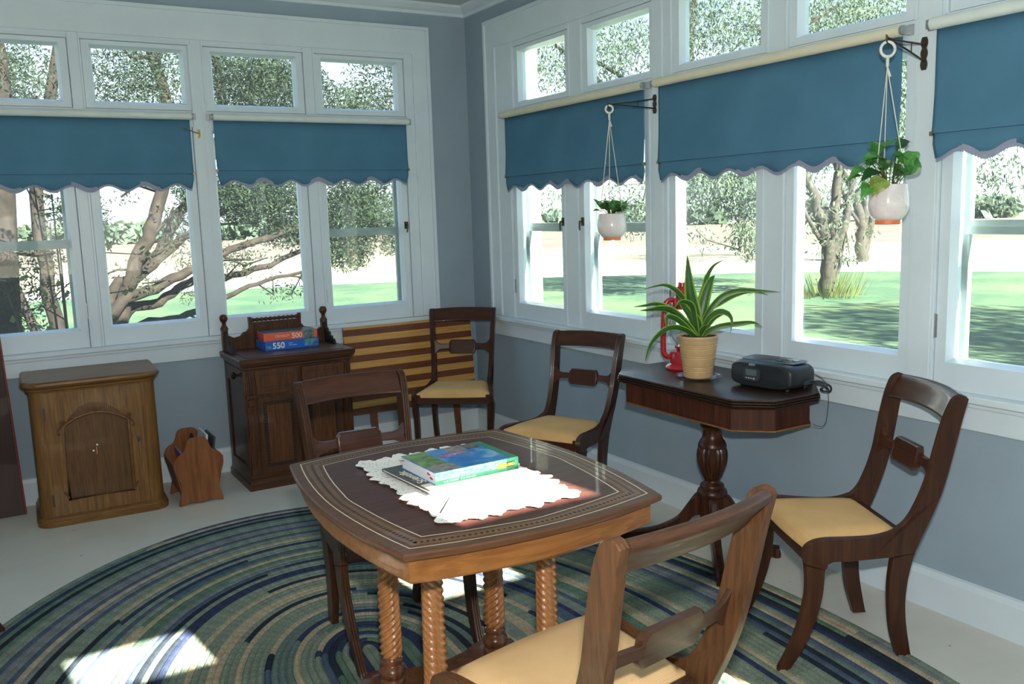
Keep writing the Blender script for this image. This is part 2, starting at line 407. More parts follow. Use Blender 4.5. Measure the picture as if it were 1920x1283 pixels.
GL_B = [(.497, .953), (1.128, 1.58), (1.747, 2.18), (2.35, 2.80), (2.97, 3.42), (3.59, 4.04)]
GT_B = [(.488, .942), (1.112, 1.56), (1.727, 2.158), (2.322, 2.79), (2.955, 3.41), (3.59, 4.04)]
GL_R = [(.589, 1.035), (1.269, 1.746), (1.985, 2.451), (2.672, 3.129), (3.333, 3.79), (3.99, 4.45), (4.66, 5.1)]
GT_R = [(.638, 1.097), (1.32, 1.785), (2.011, 2.469), (2.676, 3.119), (3.34, 3.79), (3.99, 4.45), (4.66, 5.1)]
ZL = (.892, 1.90); ZT = (2.055, 2.32); SW = .052
wn = [0]
def sash(T, s0, s1, z0, z1, low, storm, botr=None):
    """a white sash with mitred inner bevels, its pane, and (some) the outer storm window"""
    wn[0] += 1
    root = sempty('window_%d' % wn[0])
    m = MB()
    a0, a1, b0, b1 = s0 - SW, s1 + SW, z0 - (botr or SW * .8), z1 + SW * .7
    g = .0025
    a0 += g; a1 -= g; b0 += g; b1 -= g
    nf = .006; bv = .012; ng = -.022; nb = -.045
    def fr(q0, q1, r0, r1, n): return [T((q0, n, r0)), T((q1, n, r0)), T((q1, n, r1)), T((q0, n, r1))]
    m.rings([fr(a0, a1, b0, b1, nb), fr(a0, a1, b0, b1, nf), fr(s0 - bv, s1 + bv, z0 - bv, z1 + bv, nf),
             fr(s0, s1, z0, z1, ng), fr(s0, s1, z0, z1, nb)], close=True)
    m.build('sash', M['trim'], root, smooth=0)
    p = MB(); p.box(s0 - .004, s1 + .004, -.034, -.030, z0 - .004, z1 + .004, T); p.build('pane', M['glass'], root, smooth=0)
    if storm:
        q = MB(); zz = 1.335; n0, n1 = -.085, -.063
        h = [(s0 + .012, s1 - .012, z0 - .02, zz - .017), (s0 + .012, s1 - .012, zz + .017, z1)]
        grid_board(q, s0 - .06, s1 + .06, z0 - .06, z1 + .06, h, n0, n1, T)
        q.box(s0 + .0, s1 - .0, -.063, -.056, zz - .03, zz - .004, T)
        q.build('storm_frame', M['storm'], root, smooth=0)
    return root
def window_wall(side, T, GL, GT, S, storms, pairs):
    root_holes = [(a - SW, b + SW, ZL[0] - .105, ZL[1] + .03) for a, b in GL] + [(a - SW, b + SW, ZT[0] - .042, ZT[1] + .036) for a, b in GT]
    m = MB(); grid_board(m, S[0], S[1], OPEN[0], OPEN[1], root_holes, -.062, .012, T)
    # proud posts either side of each sash
    struct(m.build('trim_%d' % side, M['trim'], smooth=0))
    m = MB()
    c0 = S[0] - .05; top = 2.535
    m.box(c0, S[0] + .05, 0, .022, .79, top, T); m.box(S[1] - .02, S[1] + .08, 0, .022, .79, top, T)
    m.box(c0, S[1] + .08, 0, .0235, 2.385, top, T)
    m.box(c0 - .012, c0 + .008, 0, .0335, .79, top - .008, T); m.box(c0 - .012, S[1] + .1, 0, .034, top - .008, top + .012, T)
    # stops around the posts
    for a, b in GL:
        for e in (a - SW - .012, b + SW): m.box(e, e + .012, .012, .019, .79, 1.93, T)
    for a, b in GT:
        for e in (a - SW - .010, b + SW): m.box(e, e + .010, .012, .018, 2.01, 2.385, T)
        m.box(a - SW, b + SW, .012, .018, ZT[1] + .036, ZT[1] + .046, T)
    for k, (a, b) in enumerate(pairs):                       # wide posts between the pairs
        m.box(a, b, .012, .021, .79, 2.36, T)
    struct(m.build('trim_%d' % (side + 1), M['trim'], bev=.002, smooth=0))
    m = MB(); m.box(c0 - .03, S[1] + .1, 0, .058, .765, .789, T)
    m.box(c0, S[1] + .1, 0, .020, .667, .765, T); m.box(c0, S[1] + .1, .02, .032, .745, .765, T)
    struct(m.build('trim_%d' % (side + 2), M['trim'], bev=.004, smooth=0))
    ws = []
    for i, (a, b) in enumerate(GL): ws.append(sash(T, a, b, ZL[0], ZL[1], True, i in storms, .105))
    for a, b in GT: sash(T, a, b, ZT[0], ZT[1], False, False)
    return ws
wb = window_wall(1, WB, GL_B, GT_B, SB, (0, 3), [(1.64, 1.69), (2.88, 2.90)])
wr = window_wall(4, WR, GL_R, GT_R, SR, (0, 1, 4, 5), [(1.83, 1.90), (3.19, 3.27)])
# baseboards and crown
def molding(name, prof, T, s0, s1, mat):
    m = MB(); m.rings([[T((s, n, z)) for n, z in prof] for s in (s0, s1)]); return struct(m.build(name, mat, smooth=0))
bbp = [(0, 0), (.02, 0), (.02, .118), (.012, .137), (0, .141)]
molding('baseboard_back', bbp, WB, 0, 4.6, M['trim']); molding('baseboard_right', bbp, WR, 0, 5.56, M['trim'])
molding('baseboard_left', bbp, lambda p: (XL + p[1], -p[0], p[2]), 0, 5.5, M['trim'])
crp = [(0, 2.626), (.012, 2.628), (.016, 2.645), (.03, 2.655), (.05, 2.675), (.056, 2.69), (0, 2.69)]
molding('trim_7', crp, WB, 0, 4.6, M['trim']); molding('trim_8', crp, WR, 0, 5.56, M['trim'])
# latches and hinges on the sashes
def latch(root, T, s, z):
    m = MB(); m.box(s - .012, s + .012, .006, .011, z - .022, z + .022, T)
    P = [T((s, .011, z)), T((s, .028, z + .002)), T((s + .006, .034, z - .03)), T((s + .008, .034, z - .045))]
    m.tube(P, lambda t: .006 - .002 * t, 6); m.build('latch', M['iron'], root)
def hinge(root, T, s, z):
    m = MB(); m.box(s - .009, s + .009, .006, .0085, z - .04, z + .04, T)
    m.tube([T((s, .012, z - .042)), T((s, .012, z + .042))], .0045, 8); m.build('hinge', M['steel'], root)
latch(wb[0], WB, .465, 1.36); latch(wr[0], WR, 1.062, 1.36); latch(wr[1], WR, 1.245, 1.36)
hinge(wr[0], WR, .535, .98); hinge(wb[0], WB, 1.008, .96); hinge(wb[3], WB, 2.295, .98); hinge(wr[4], WR, 3.279, 1.0); hinge(wr[2], WR, 1.93, 1.0)
hinge(wr[4], WR, 3.279, 1.78)

# ------------------------------------------------------------------ roller blinds
def blind(T, s0, s1, label, zb, rm, right_end=None, ns=None, sag=0):
    c = ((s0 + s1) / 2); root = thing('roller_blind', label, 'window blind', T((c, .045, 1.98)), 0, None)
    o = Vector(root.location)
    L = lambda p: tuple(Vector(T(p)) - o)
    n_ = .045
    m = MB(); m.tube([L((s0, n_, 1.982)), L((s1, n_, 1.982))], .0195, 20); m.build('roller', rm, root)
    for e, w in ((s0, -1), (s1, 1)):
        m = MB(); m.tube([L((e, n_, 1.982)), L((e + w * .012, n_, 1.982))], .016, 14)
        m.box(min(e + w * .008, e + w * .014), max(e + w * .008, e + w * .014), .02, n_ + .012, 1.968, 1.996, L)
        m.box(min(e + w * .008, e + w * .03), max(e + w * .008, e + w * .03), .019, .022, 1.965, 2.0, L)
        m.build('bracket', M['steel'], root)
    f0, f1 = s0 + .007, s1 - .004
    if right_end: f1 = right_end
    N = 96; nsc = ns or max(2, round((f1 - f0) / (.165 if T is WB else .185)))
    def prof(s, k):
        u = (s - f0) / (f1 - f0); ph = u * nsc
        sc_ = .020 * (1 - abs(math.cos(PI * ph))) if False else .016 * (.5 - .5 * math.cos(2 * PI * ph))
        return zb - .010 + 1.9 * sc_
    R0 = []; R1 = []
    def edge(s, zt):  # slight pull-in of the hem edges
        u = (s - f0) / (f1 - f0); k = max(0, (hz - zt) / .08)
        return s + .014 * k * k * ((1 - u) ** 6 - u ** 6)
    hz = zb + .072
    rows_z = [1.97, 1.9, 1.82, 1.76, hz + .02, hz, hz - .0015, hz - .02, hz - .035, None]
    verts = []; faces = []
    for r, z in enumerate(rows_z):
        for i in range(N + 1):
            s = f0 + (f1 - f0) * i / N
            zz = prof(s, 0) if z is None else z
            nn = n_ - .016 + (.010 if r == 5 else .001 if r == 6 else .002 if r > 6 else .006 if r == 4 else 0) + .0015 * math.sin(s * 40 + r) * (r > 6) + .001 * math.sin(s * 11)
            if r >= 8: nn += .003 * math.sin((s - f0) * 2 * PI / .35 + 1)
            verts.append(L((edge(s, zz), nn, zz)))
    for r in range(len(rows_z) - 1):
        for i in range(N):
            a = r * (N + 1) + i; faces.append((a, a + 1, a + N + 2, a + N + 1))
    m = MB(); m.add(verts, faces); fb = m.build('fabric', M['fabric'], root, recalc=False)
    sm = fb.modifiers.new('thick', 'SOLIDIFY'); sm.thickness = .0012; sm.offset = 0
    vs = []; fs = []
    for i in range(N * 3 + 1):
        s = f0 + (f1 - f0) * i / (N * 3); z = prof(s, 0); nn = n_ - .0145
        sc2 = .0022 * math.sin(i * PI * .9)
        vs += [L((edge(s, z), nn, z + .012)), L((edge(s, z), nn + .001, z - .003)), L((edge(s, z), nn, z - .012 + sc2))]
    for i in range(N * 3):
        a = 3 * i; fs += [(a, a + 3, a + 4, a + 1), (a + 1, a + 4, a + 5, a + 2)]
    m = MB(); m.add(vs, fs); lt = m.build('lace_trim', M['lace'], root, recalc=False)
    for e in (f0 - .001, f1 + .001):
        m = MB(); m.box(e - .006, e + .006, n_ - .016, n_ - .006, hz - .008, hz + .006, L); m.build('slat_end', M['brass'], root)
    return root
blind(WB, 1.705, 2.92, 'blue roller blind with white roller over the leftmost windows, behind the tall oak cabinet', 1.610, M['rollerw'])
blind(WB, .437, 1.592, 'blue roller blind with white roller above the ornate dark washstand, left of the room corner', 1.625, M['rollerw'])
blind(WR, .499, 1.790, 'blue scalloped blind with cream roller behind the smaller hanging pot', 1.556, M['roller'])
blind(WR, 1.880, 3.142, 'wide blue scalloped blind with cream roller above the radio table', 1.556, M['roller'])
blind(WR, 3.254, 4.53, 'blue scalloped blind cut by the right edge of the photo, above the rightmost window', 1.565, M['rollerw'])

# ------------------------------------------------------------------ chairs
def hw(y, z):
    """half width of the chair's side frame at a point of its profile"""
    if z > .43: return .184 + (.205 - .184) * min(1, (z - .43) / .4)
    seat = .183 + (.236 - .183) * max(0, min(1, y / .36))
    if z > .34: return seat
    t = 1 - z / .34
    if y > .2: return .236 + (.214 - .236) * t
    return .183 + (.172 - .183) * t
def side_mesh(poly, flags, sgn, th=.024, reeds=True):
    """poly: closed profile (y,z); flags: True where the reeded outer edge runs"""
    n = len(poly); m = MB(); R = []; J = 12 if reeds else 1
    nrm = []
    for i in range(n):
        a = Vector(poly[i - 1]); b = Vector(poly[(i + 1) % n]); t = (b - a)
        t = t.normalized() if t.length > 1e-9 else Vector((1, 0)); nrm.append(Vector((t.y, -t.x)))
    area = sum(poly[i][0] * poly[(i + 1) % n][1] - poly[(i + 1) % n][0] * poly[i][1] for i in range(n))
    if area < 0: nrm = [-q for q in nrm]
    for j in range(J + 1):
        u = j / J
        d = 0
        if reeds: d = -.0028 * abs(math.cos(3.0 * PI * u)) ** 3 if 0 < j < J else -.0025
        ring = []
        for i in range(n):
            y, z = poly[i]; k = d if flags[i] else (-.0015 if j in (0, J) else 0)
            y2, z2 = y + nrm[i].x * k, z + nrm[i].y * k
            x = sgn * (hw(y, z) - th * u); ring.append((x, y2, z2))
        R.append(ring)
    m.rings(R); return m
POST_B = [(-.166, .832), (-.150, .765), (-.131, .67), (-.108, .565), (-.080, .482), (-.047, .405), (-.020, .346)]
RAIL_B = [(.054, .340), (.12, .341), (.20, .343), (.27, .347), (.300, .330)]
FRONT_T = [(.365, .350), (.371, .385), (.362, .408), (.335, .421), (.29, .424), (.20, .417), (.12, .414), (.055, .424), (.012, .452), (-.022, .512), (-.050, .59), (-.066, .665), (-.082, .735), (-.098, .79), (-.118, .832), (-.142, .845), (-.158, .842)]
FLEG_O = [(.365, .350), (.360, .30), (.360, .25), (.368, .20), (.382, .14), (.408, .07), (.442, .0)]
FLEG_I = [(.402, .0), (.360, .07), (.330, .14), (.312, .20), (.302, .26), (.300, .33)]
RLEG_O = [(-.020, .346), (-.006, .28), (.001, .22), (.001, .16), (-.008, .09), (-.026, 0)]
RLEG_I = [(.022, 0), (.046, .08), (.058, .16), (.062, .25), (.054, .340)]
def make_chair(mats, label, group=None):
    mz, my, mx, ms = mats
    root = thing('dining_chair', label, 'chair', group=group)
    cr = lambda P, k=5: [tuple(q) for q in catmull([(a, b, 0) for a, b in P], k)]
    xy = lambda P: [(q[0], q[1]) for q in P]
    pb, rb, ft = xy(cr(POST_B)), xy(cr(RAIL_B)), xy(cr(FRONT_T))
    poly = pb + rb + ft; fl_ = [False] * (len(pb) + len(rb)) + [True] * len(ft)
    fo, fi = xy(cr(FLEG_O)), xy(cr(FLEG_I)); ro, ri = xy(cr(RLEG_O)), xy(cr(RLEG_I))
    for s in (-1, 1):
        side_mesh(poly, fl_, s, .025).build('side_frame', mz, root, 30)
        side_mesh(fo + fi, [True] * len(fo) + [False] * len(fi), s, .025).build('leg', mz, root, 30)
        side_mesh(ro + ri, [False] * (len(ro) + len(ri)), s, .024, False).build('leg', mz, root, 30)
    # crest rail: curved in plan, rolled over at the top
    sec = catmull([(-.093, .772, 0), (-.102, .788, 0), (-.114, .808, 0), (-.130, .832, 0), (-.148, .846, 0), (-.163, .838, 0), (-.160, .822, 0), (-.140, .803, 0), (-.124, .785, 0), (-.112, .769, 0)], 4, True)
    R = []
    for i in range(17):
        u = i / 16 * 2 - 1; x = u * .1815; sag = -.026 * (1 - u * u)
        R.append([(x, p[0] + sag - .004, p[1] - .004 + .004 * (1 - u * u)) for p in sec])
    m = MB(); m.rings(R); m.build('crest_rail', mx, root, 50)
    # cross splat: plaque with forked ends
    def half(s):
        return [(s * .075, .618), (s * .088, .622), (s * .13, .620), (s * .150, .612), (s * .165, .594), (s * .182, .578), (s * .190, .583), (s * .186, .605), (s * .172, .622), (s * .168, .634),
                (s * .172, .646), (s * .186, .663), (s * .190, .684), (s * .182, .690), (s * .165, .672), (s * .150, .656), (s * .13, .650), (s * .088, .650), (s * .075, .652)]
    def sagy(x, z): return -.062 - (z - .61) * .25 - .020 * (1 - (x / .19) ** 2)
    for s in (-1, 1):
        P = half(s); m = MB()
        m.rings([[(x, sagy(x, z) + d, z - .019) for x, z in P] for d in (-.007, .007)])
        m.build('splat_arm', mx, root, 30, bev=.002)
    oc = [(-.082, .590), (-.070, .576), (.070, .576), (.082, .590), (.082, .640), (.070, .654), (-.070, .654), (-.082, .640)]
    sc_ = lambda k, dz=0: [(x * k, .615 + (z - .615) * (k - dz)) for x, z in oc]
    m = MB(); m.rings([[(x, sagy(x, z) + d, z) for x, z in P] for P, d in ((sc_(.93, -.0), -.012), (sc_(1), -.009), (sc_(1), .009), (sc_(.95), .012), (sc_(.90), .0125), (sc_(.88), .0105))])
    m.build('splat_plaque', mx, root, 30)
    m = MB(); m.box(-.212, .212, .330, .352, .345, .402); m.build('front_rail', mx, root, bev=.003)
    m = MB(); m.box(-.160, .160, -.004, .018, .33, .405); m.build('rear_rail', mx, root, bev=.003)
    # drop-in seat, crowned
    N = 12; vs = []; fs = []; rows = []
    for j in range(N + 1):
        v = j / N; y = .022 + v * .328; w = (.160 + (.211 - .160) * v)
        row = []
        for i in range(N + 1):
            u = i / N * 2 - 1
            ed = min(1, (1 - abs(u)) * 5) * min(1, min(v, 1 - v) * 9 + .0)
            yy = y + (.010 * (1 - u * u) if v > .9 else 0)
            row.append((u * w, yy, .408 + .018 * (1 - (1 - ed) ** 2) + .008 * (1 - u * u) * (1 - (2 * v - 1) ** 2)))
        rows.append(row)
    vs = [p for r in rows for p in r]; nb = len(vs); vs += [(p[0], p[1], .385) for p in vs]
    for j in range(N):
        for i in range(N):
            a = j * (N + 1) + i; fs += [(a, a + 1, a + N + 2, a + N + 1), (nb + a, nb + a + N + 1, nb + a + N + 2, nb + a + 1)]
    bd = list(range(N + 1)) + [(N + 1) * k + N for k in range(1, N + 1)] + [(N + 1) * N + k for k in range(N - 1, -1, -1)] + [(N + 1) * k for k in range(N - 1, 0, -1)]
    for a, b in zip(bd, bd[1:] + bd[:1]): fs.append((a, b, nb + b, nb + a))
    m = MB(); m.add(vs, fs); m.build('seat', ms, root, 60)
    return root
def place(o, x, y, facing, label=None):
    o.location = (x, y, o.location.z); o.rotation_euler = (0, 0, facing - PI / 2)
    if label: o['label'] = label
G = 'dark mahogany dining chairs with tan seats'
dark = (M['mahog'], M['mahog_y'], M['mahog_x'], M['seat'])
ch0 = make_chair(dark, '', G); ch0.location.z = .003
place(ch0, -.315, -3.324, math.radians(153.0), 'dark dining chair at the right edge, turned sideways beside the radio table')
c = copy_tree(ch0); c.scale = (.965,) * 3; place(c, -.292, -1.556, -2.719, 'dark dining chair against the right wall under the first hanging pot')
c.location.z = 0
c = copy_tree(ch0); place(c, -.312, -.375, -2.205, 'dark dining chair in the room corner, in front of the striped folded table'); c.location.z = 0
lc = copy_tree(ch0); place(lc, -1.652, -2.227, -1.60, 'dark dining chair pushed under the far side of the centre table'); lc.location.z = .012
c = copy_tree(ch0); place(c, -3.265, -1.78, math.radians(-4), 'dark dining chair almost wholly beyond the left edge of the photo'); c.location.z = .0121
nc = make_chair((M['mahog_w'], M['mahog_w'], M['mahog_wx'], M['seatn']), 'worn brown dining chair in the near foreground with its back to the viewer', G)
place(nc, -1.703, -3.79, 1.705); nc.location.z = .012; nc.scale = (1.07, 1.037, 1.028)
for c in bpy.data.objects:
    if c.parent == nc and c.name.startswith('splat'): c.location.z = -.034
ch0.location.z = .004; ch0.scale = (.965, .950, .992)

# ------------------------------------------------------------------ centre table
def bulge_rect(a, b, ba, bb, n=14, sx=0):
    """half sizes a (x), b (y); side bulges ba (x sides), bb (y sides)"""
    P = []
    for k in range(n): t = k / n * 2 - 1; P.append((t * a, -b - bb * (1 - t * t)))
    for k in range(n): t = k / n * 2 - 1; P.append((a + ba * (1 - t * t), t * b))
    for k in range(n): t = 1 - k / n * 2; P.append((t * a, b + bb * (1 - t * t)))
    for k in range(n): t = 1 - k / n * 2; P.append((-a - ba * (1 - t * t), t * b))
    return P
TB = thing('games_table', 'square walnut table with bowed edges, inlaid border and four twisted legs', 'table', (-1.716, -3.068, .012), -.014)
TA, TBB = .343, .412
m = MB()
o0 = bulge_rect(TA, TBB, .045, .045)
sh = lambda P, k: [(x - math.copysign(k, x) * min(1, abs(x) * 8), y - math.copysign(k, y) * min(1, abs(y) * 8)) for x, y in P]
m.rings([[(x, y, z) for x, y in P] for P, z in ((sh(o0, .010), .699), (sh(o0, .002), .702), (o0, .707), (o0, .714), (sh(o0, .003), .718))])
m.build('tabletop', M['topedge'], TB, 30)
m = MB(); fld = sh(o0, .0768); m.add([(x, y, .7183) for x, y in fld], [tuple(range(len(fld)))]); m.build('inlaid_field', M['toptable'], TB, 0)
m = MB(); ap = sh(o0, .020); m.rings([[(x, y, z) for x, y in P] for P, z in ((sh(ap, .004), .640), (ap, .646), (ap, .699))])
m.build('apron', M['apron'], TB, 30)
def strip(P0, P1, z, name, mat, n=None):
    m = MB(); k = len(P0); m.rings([[(x, y, z) for x, y in P0], [(x, y, z) for x, y in P1]], cap=False); return m.build(name, mat, TB, 0)
ZT_ = .7184
strip(sh(o0, .024), sh(o0, .0268), ZT_ + .0003, 'stringing', M['inlay'])
strip(sh(o0, .074), sh(o0, .0768), ZT_ + .0003, 'stringing', M['inlay'])
strip(sh(o0, .036), sh(o0, .064), ZT_, 'inlay_band', M['band'])
m = MB()                                                                        # dark links running along the band
mid = sh(o0, .050); acc = 0; pts = mid + mid[:1]
step = .0135
for (x0, y0), (x1, y1) in zip(pts, pts[1:]):
    L = math.hypot(x1 - x0, y1 - y0)
    while acc < L:
        t = acc / L; cx, cy = x0 + (x1 - x0) * t, y0 + (y1 - y0) * t; ax, ay = (x1 - x0) / L, (y1 - y0) / L
        q = [(cx + ax * u - ay * v, cy + ay * u + ax * v, ZT_ + .0002) for u, v in ((-.0048, 0), (-.001, -.006), (.0048, 0), (.001, .006))]
        m.add(q, [(0, 1, 2, 3)]); acc += step
    acc -= L
m.build('inlay_band', M['eline'], TB, 0)
def twist_leg(x, y, hand, name='leg'):
    m = MB(); seg = 72; R = []
    z0, z1 = .195, .655; K = 120
    for k in range(K + 1):
        t = k / K; z = z0 + (z1 - z0) * t; r = .0325 - .0065 * t
        if t < .03: r *= .8 + .2 * t / .03
        ph = hand * 2 * PI * z / .120; ring = []
        for i in range(seg):
            a = 2 * PI * i / seg; w = abs(math.sin(3 * (a - ph)))
            rr = r * (.72 + .28 * w ** .8); ring.append((x + rr * math.cos(a), y + rr * math.sin(a), z))
        R.append(ring)
    m.rings(R); leg = m.build(name, M['twist'], TB, 80)
    m = MB(); m.lathe([(.022, .112), (.034, .114), (.037, .122), (.034, .130), (.029, .134), (.035, .140), (.038, .152), (.036, .163), (.028, .169), (.025, .174), (.031, .178), (.031, .186), (.026, .190), (.024, .198)], (x, y, 0), 28)
    m.build('turned_foot', M['twistdark'], leg, 50)
for x, y, h in ((-.165, .150, 1), (-.165, -.150, -1), (.165, .150, 1), (.165, -.150, -1)): twist_leg(x, y, h)
P = []
for k in range(4):
    a0 = PI / 4 + k * PI / 2
    for da, r in ((-.20, .300), (-.10, .325), (.10, .325), (.20, .300), (.36, .235), (PI / 4, .185), (PI / 2 - .36, .235)):
        P.append((r * math.cos(a0 + da), r * math.sin(a0 + da)))
m = MB(); P2 = [(x * .97, y * .97) for x, y in P]
m.rings([[(x, y, z) for x, y in Q] for Q, z in ((P2, .078), (P, .083), (P, .107), (P2, .112))]); m.build('platform', M['twistdark'], TB, 30)
for k in range(4):
    a0 = PI / 4 + k * PI / 2; m = MB()
    m.lathe([(.018, 0), (.034, .008), (.040, .03), (.034, .055), (.022, .064), (.028, .078)], (.28 * math.cos(a0), .28 * math.sin(a0), 0), 20); m.build('bun_foot', M['twistdark'], TB, 50)
TZ = .012 + .7187

# lace runner
def lace_outline(a, b, amp, n_long, n_short, seed=3):
    rd = random.Random(seed); P = []
    def side(p, q, n):
        for k in range(n * 8):
            t = k / (n * 8); ph = (t * n) % 1; bump_ = abs(math.sin(PI * ph)) ** .7 * amp * (.75 + .4 * math.sin(t * 17 + seed)) + rd.uniform(-.0022, .0022)
            x, y = p[0] + (q[0] - p[0]) * t, p[1] + (q[1] - p[1]) * t; L = math.hypot(q[0] - p[0], q[1] - p[1]); nx, ny = (q[1] - p[1]) / L, -(q[0] - p[0]) / L
            P.append((x + nx * bump_, y + ny * bump_))
    c = [(-a, -b), (a, -b), (a, b), (-a, b)]
    for i, n in zip(range(4), (n_short, n_long, n_short, n_long)): side(c[i], c[(i + 1) % 4], n)
    return P
P = lace_outline(.178, .292, .026, 12, 7)
m = MB(); K = 10; vs = []; R = []
for k in range(K + 1):
    s_ = 1 - k / K
    R.append([(x * s_, y * s_, .0012 + (.0022 * math.sin(i * .8) ** 2 + .0015) * (s_ > .9)) for i, (x, y) in enumerate(P)])
m.rings(R, cap=False); dl = m.build('lace_runner', M['doily'], None, 50, loc=(-1.722, -3.078, TZ + .0005))
dl.rotation_euler = (0, 0, -.02)
tag(dl, 'white crocheted lace runner with scalloped edge lying on the centre table', 'lace runner')

# magazines and the thick book on the lace
def sheet_pile(name, label, cat, loc, rz, w, d, h, cover, pages, extra=None):
    t = thing(name, label, cat, loc, rz)
    m = MB(); m.box(-w / 2 + .002, w / 2 - .001, -d / 2 + .002, d / 2 - .002, .0006, h - .0008); m.build('pages', pages, t, 0)
    m = MB(); m.box(-w / 2, w / 2, -d / 2, d / 2, h - .0008, h); m.box(-w / 2, w / 2, -d / 2, d / 2, 0, .0006); m.box(-w / 2, w / 2, d / 2 - .001, d / 2, 0, h)
    m.build('cover', cover, t, 0); return t
ZM = TZ + .0045
mg = sheet_pile('magazine', 'white magazine with a purple printed strip, lowest of the pile on the lace runner', 'magazine', (-1.705, -3.055, ZM), math.radians(3), .30, .285, .007, M['cream'], M['page'])
m = MB(); m.box(-.14, .148, -.138, -.128, .0071, .0073); m.box(-.14, .06, -.122, -.119, .0071, .0073); m.build('printed_strip', M['purple'], mg, 0)
mg2 = sheet_pile('magazine', 'dark covered magazine with pale title letters, directly under the green book', 'magazine', (-1.722, -3.035, ZM + .0073), math.radians(4), .295, .255, .006, M['darkmag'], M['cream'])
m = MB(); m.box(-.14, .147, -.127, -.07, .0060, .0062); m.build('cover_picture', M['cream'], mg2, 0)
lettering('Scientific', .036, Matrix.Translation((-.140, -.055, .0062)) @ Matrix.Rotation(PI / 2, 4, 'Z') @ Matrix.Translation((0, -.030, 0)), M['cream'], mg2, .0002)
ZK = ZM + .0135
bk = thing('textbook', 'thick used textbook with blue photo cover and green spine on top of the magazines', 'book', (-1.706, -3.040, ZK), math.radians(1.5))
W2, D2, H2 = .124, .100, .033
m = MB(); m.box(-W2 + .003, W2 - .003, -D2 + .003, D2 - .003, .0015, H2 - .0015); pg = m.build('pages', M['page'], bk, 0)
m = MB(); m.box(-W2, W2, -D2, D2, H2 - .0015, H2); m.box(-W2, W2, -D2, D2, 0, .0015); cv = m.build('cover', M['cover'], bk, 0, bev=.0006)
m = MB(); m.box(-W2, W2, -D2 - .001, -D2 + .002, .0, H2); sp = m.build('spine', M['spine'], bk, 0, bev=.0008)
sp['label'] = 'green marbled spine'
m = MB(); m.box(-W2, W2, -D2 - .0014, -D2 - .001, .0, .011); m.box(W2 - .035, W2 + .0003, -D2 - .0014, -D2 - .001, 0, H2 * .98); m.build('spine_band', M['greenbook'], sp, 0)
m = MB(); m.box(.060, .086, -D2 - .0018, -D2 - .0012, .010, .024); m.build('sticker', M['yellow'], sp, 0)
m = MB(); m.box(.086, .112, -D2 - .0018, -D2 - .0012, .010, .024); m.build('sticker', M['black'], sp, 0)
FR = lambda x, y, z: Matrix.Translation((x, y, z)) @ Matrix.Rotation(PI / 2, 4, 'X')
lettering('USED', .0105, FR(.0868, -D2 - .0020, .0135), M['yellow'], sp, .0002, bold=.0003)
lettering('A. G. WINFRED    C. D. HOWARD', .0062, FR(-.10, -D2 - .0017, .004), M['white'], sp, .0001)
m = MB()
m.box(-W2 + .002, -.055, -D2 + .03, D2 - .002, H2, H2 + .0003); m.build('cover_photo', M['greenphoto'], cv, 0)
m = MB(); m.box(-W2 + .004, -.045, -D2 + .004, -D2 + .06, H2 + .0003, H2 + .0005); m.build('cover_photo', M['greyphoto'], cv, 0)
m = MB(); m.box(.0, .052, .045, D2 - .002, H2, H2 + .0003); m.build('cover_photo', M['greyphoto'], cv, 0)
m = MB(); m.box(.054, .098, .045, D2 - .002, H2, H2 + .0003); m.build('cover_photo', M['darkphoto'], cv, 0)
m = MB(); m.box(.102, W2, -D2, D2, H2, H2 + .0003); m.build('cover_strip', M['greenbook'], cv, 0)
for t, yy in (('ANIMAL', .035), ('BIOLOGY', .010)):
    lettering(t, .022, Matrix.Translation((-.045, yy, H2 + .0003)), M['redprint'], cv, .0001)
m = MB()
for y0, z0 in ((-.075, .012), (-.060, .020)):
    m.add([(-W2 + .0025, y0 - .012, z0), (-W2 + .0025, y0 + .004, z0 - .003), (-W2 + .0025, y0 + .012, z0 + .001), (-W2 + .0025, y0 + .004, z0 + .005)], [(0, 1, 2, 3)])
m.add([(-W2 + .0025, .088, .024), (-W2 - .012, .092, .026), (-W2 - .012, .080, .026), (-W2 + .0025, .078, .024)], [(0, 1, 2, 3)])
m.build('page_mark', M['redprint'], pg, 0)

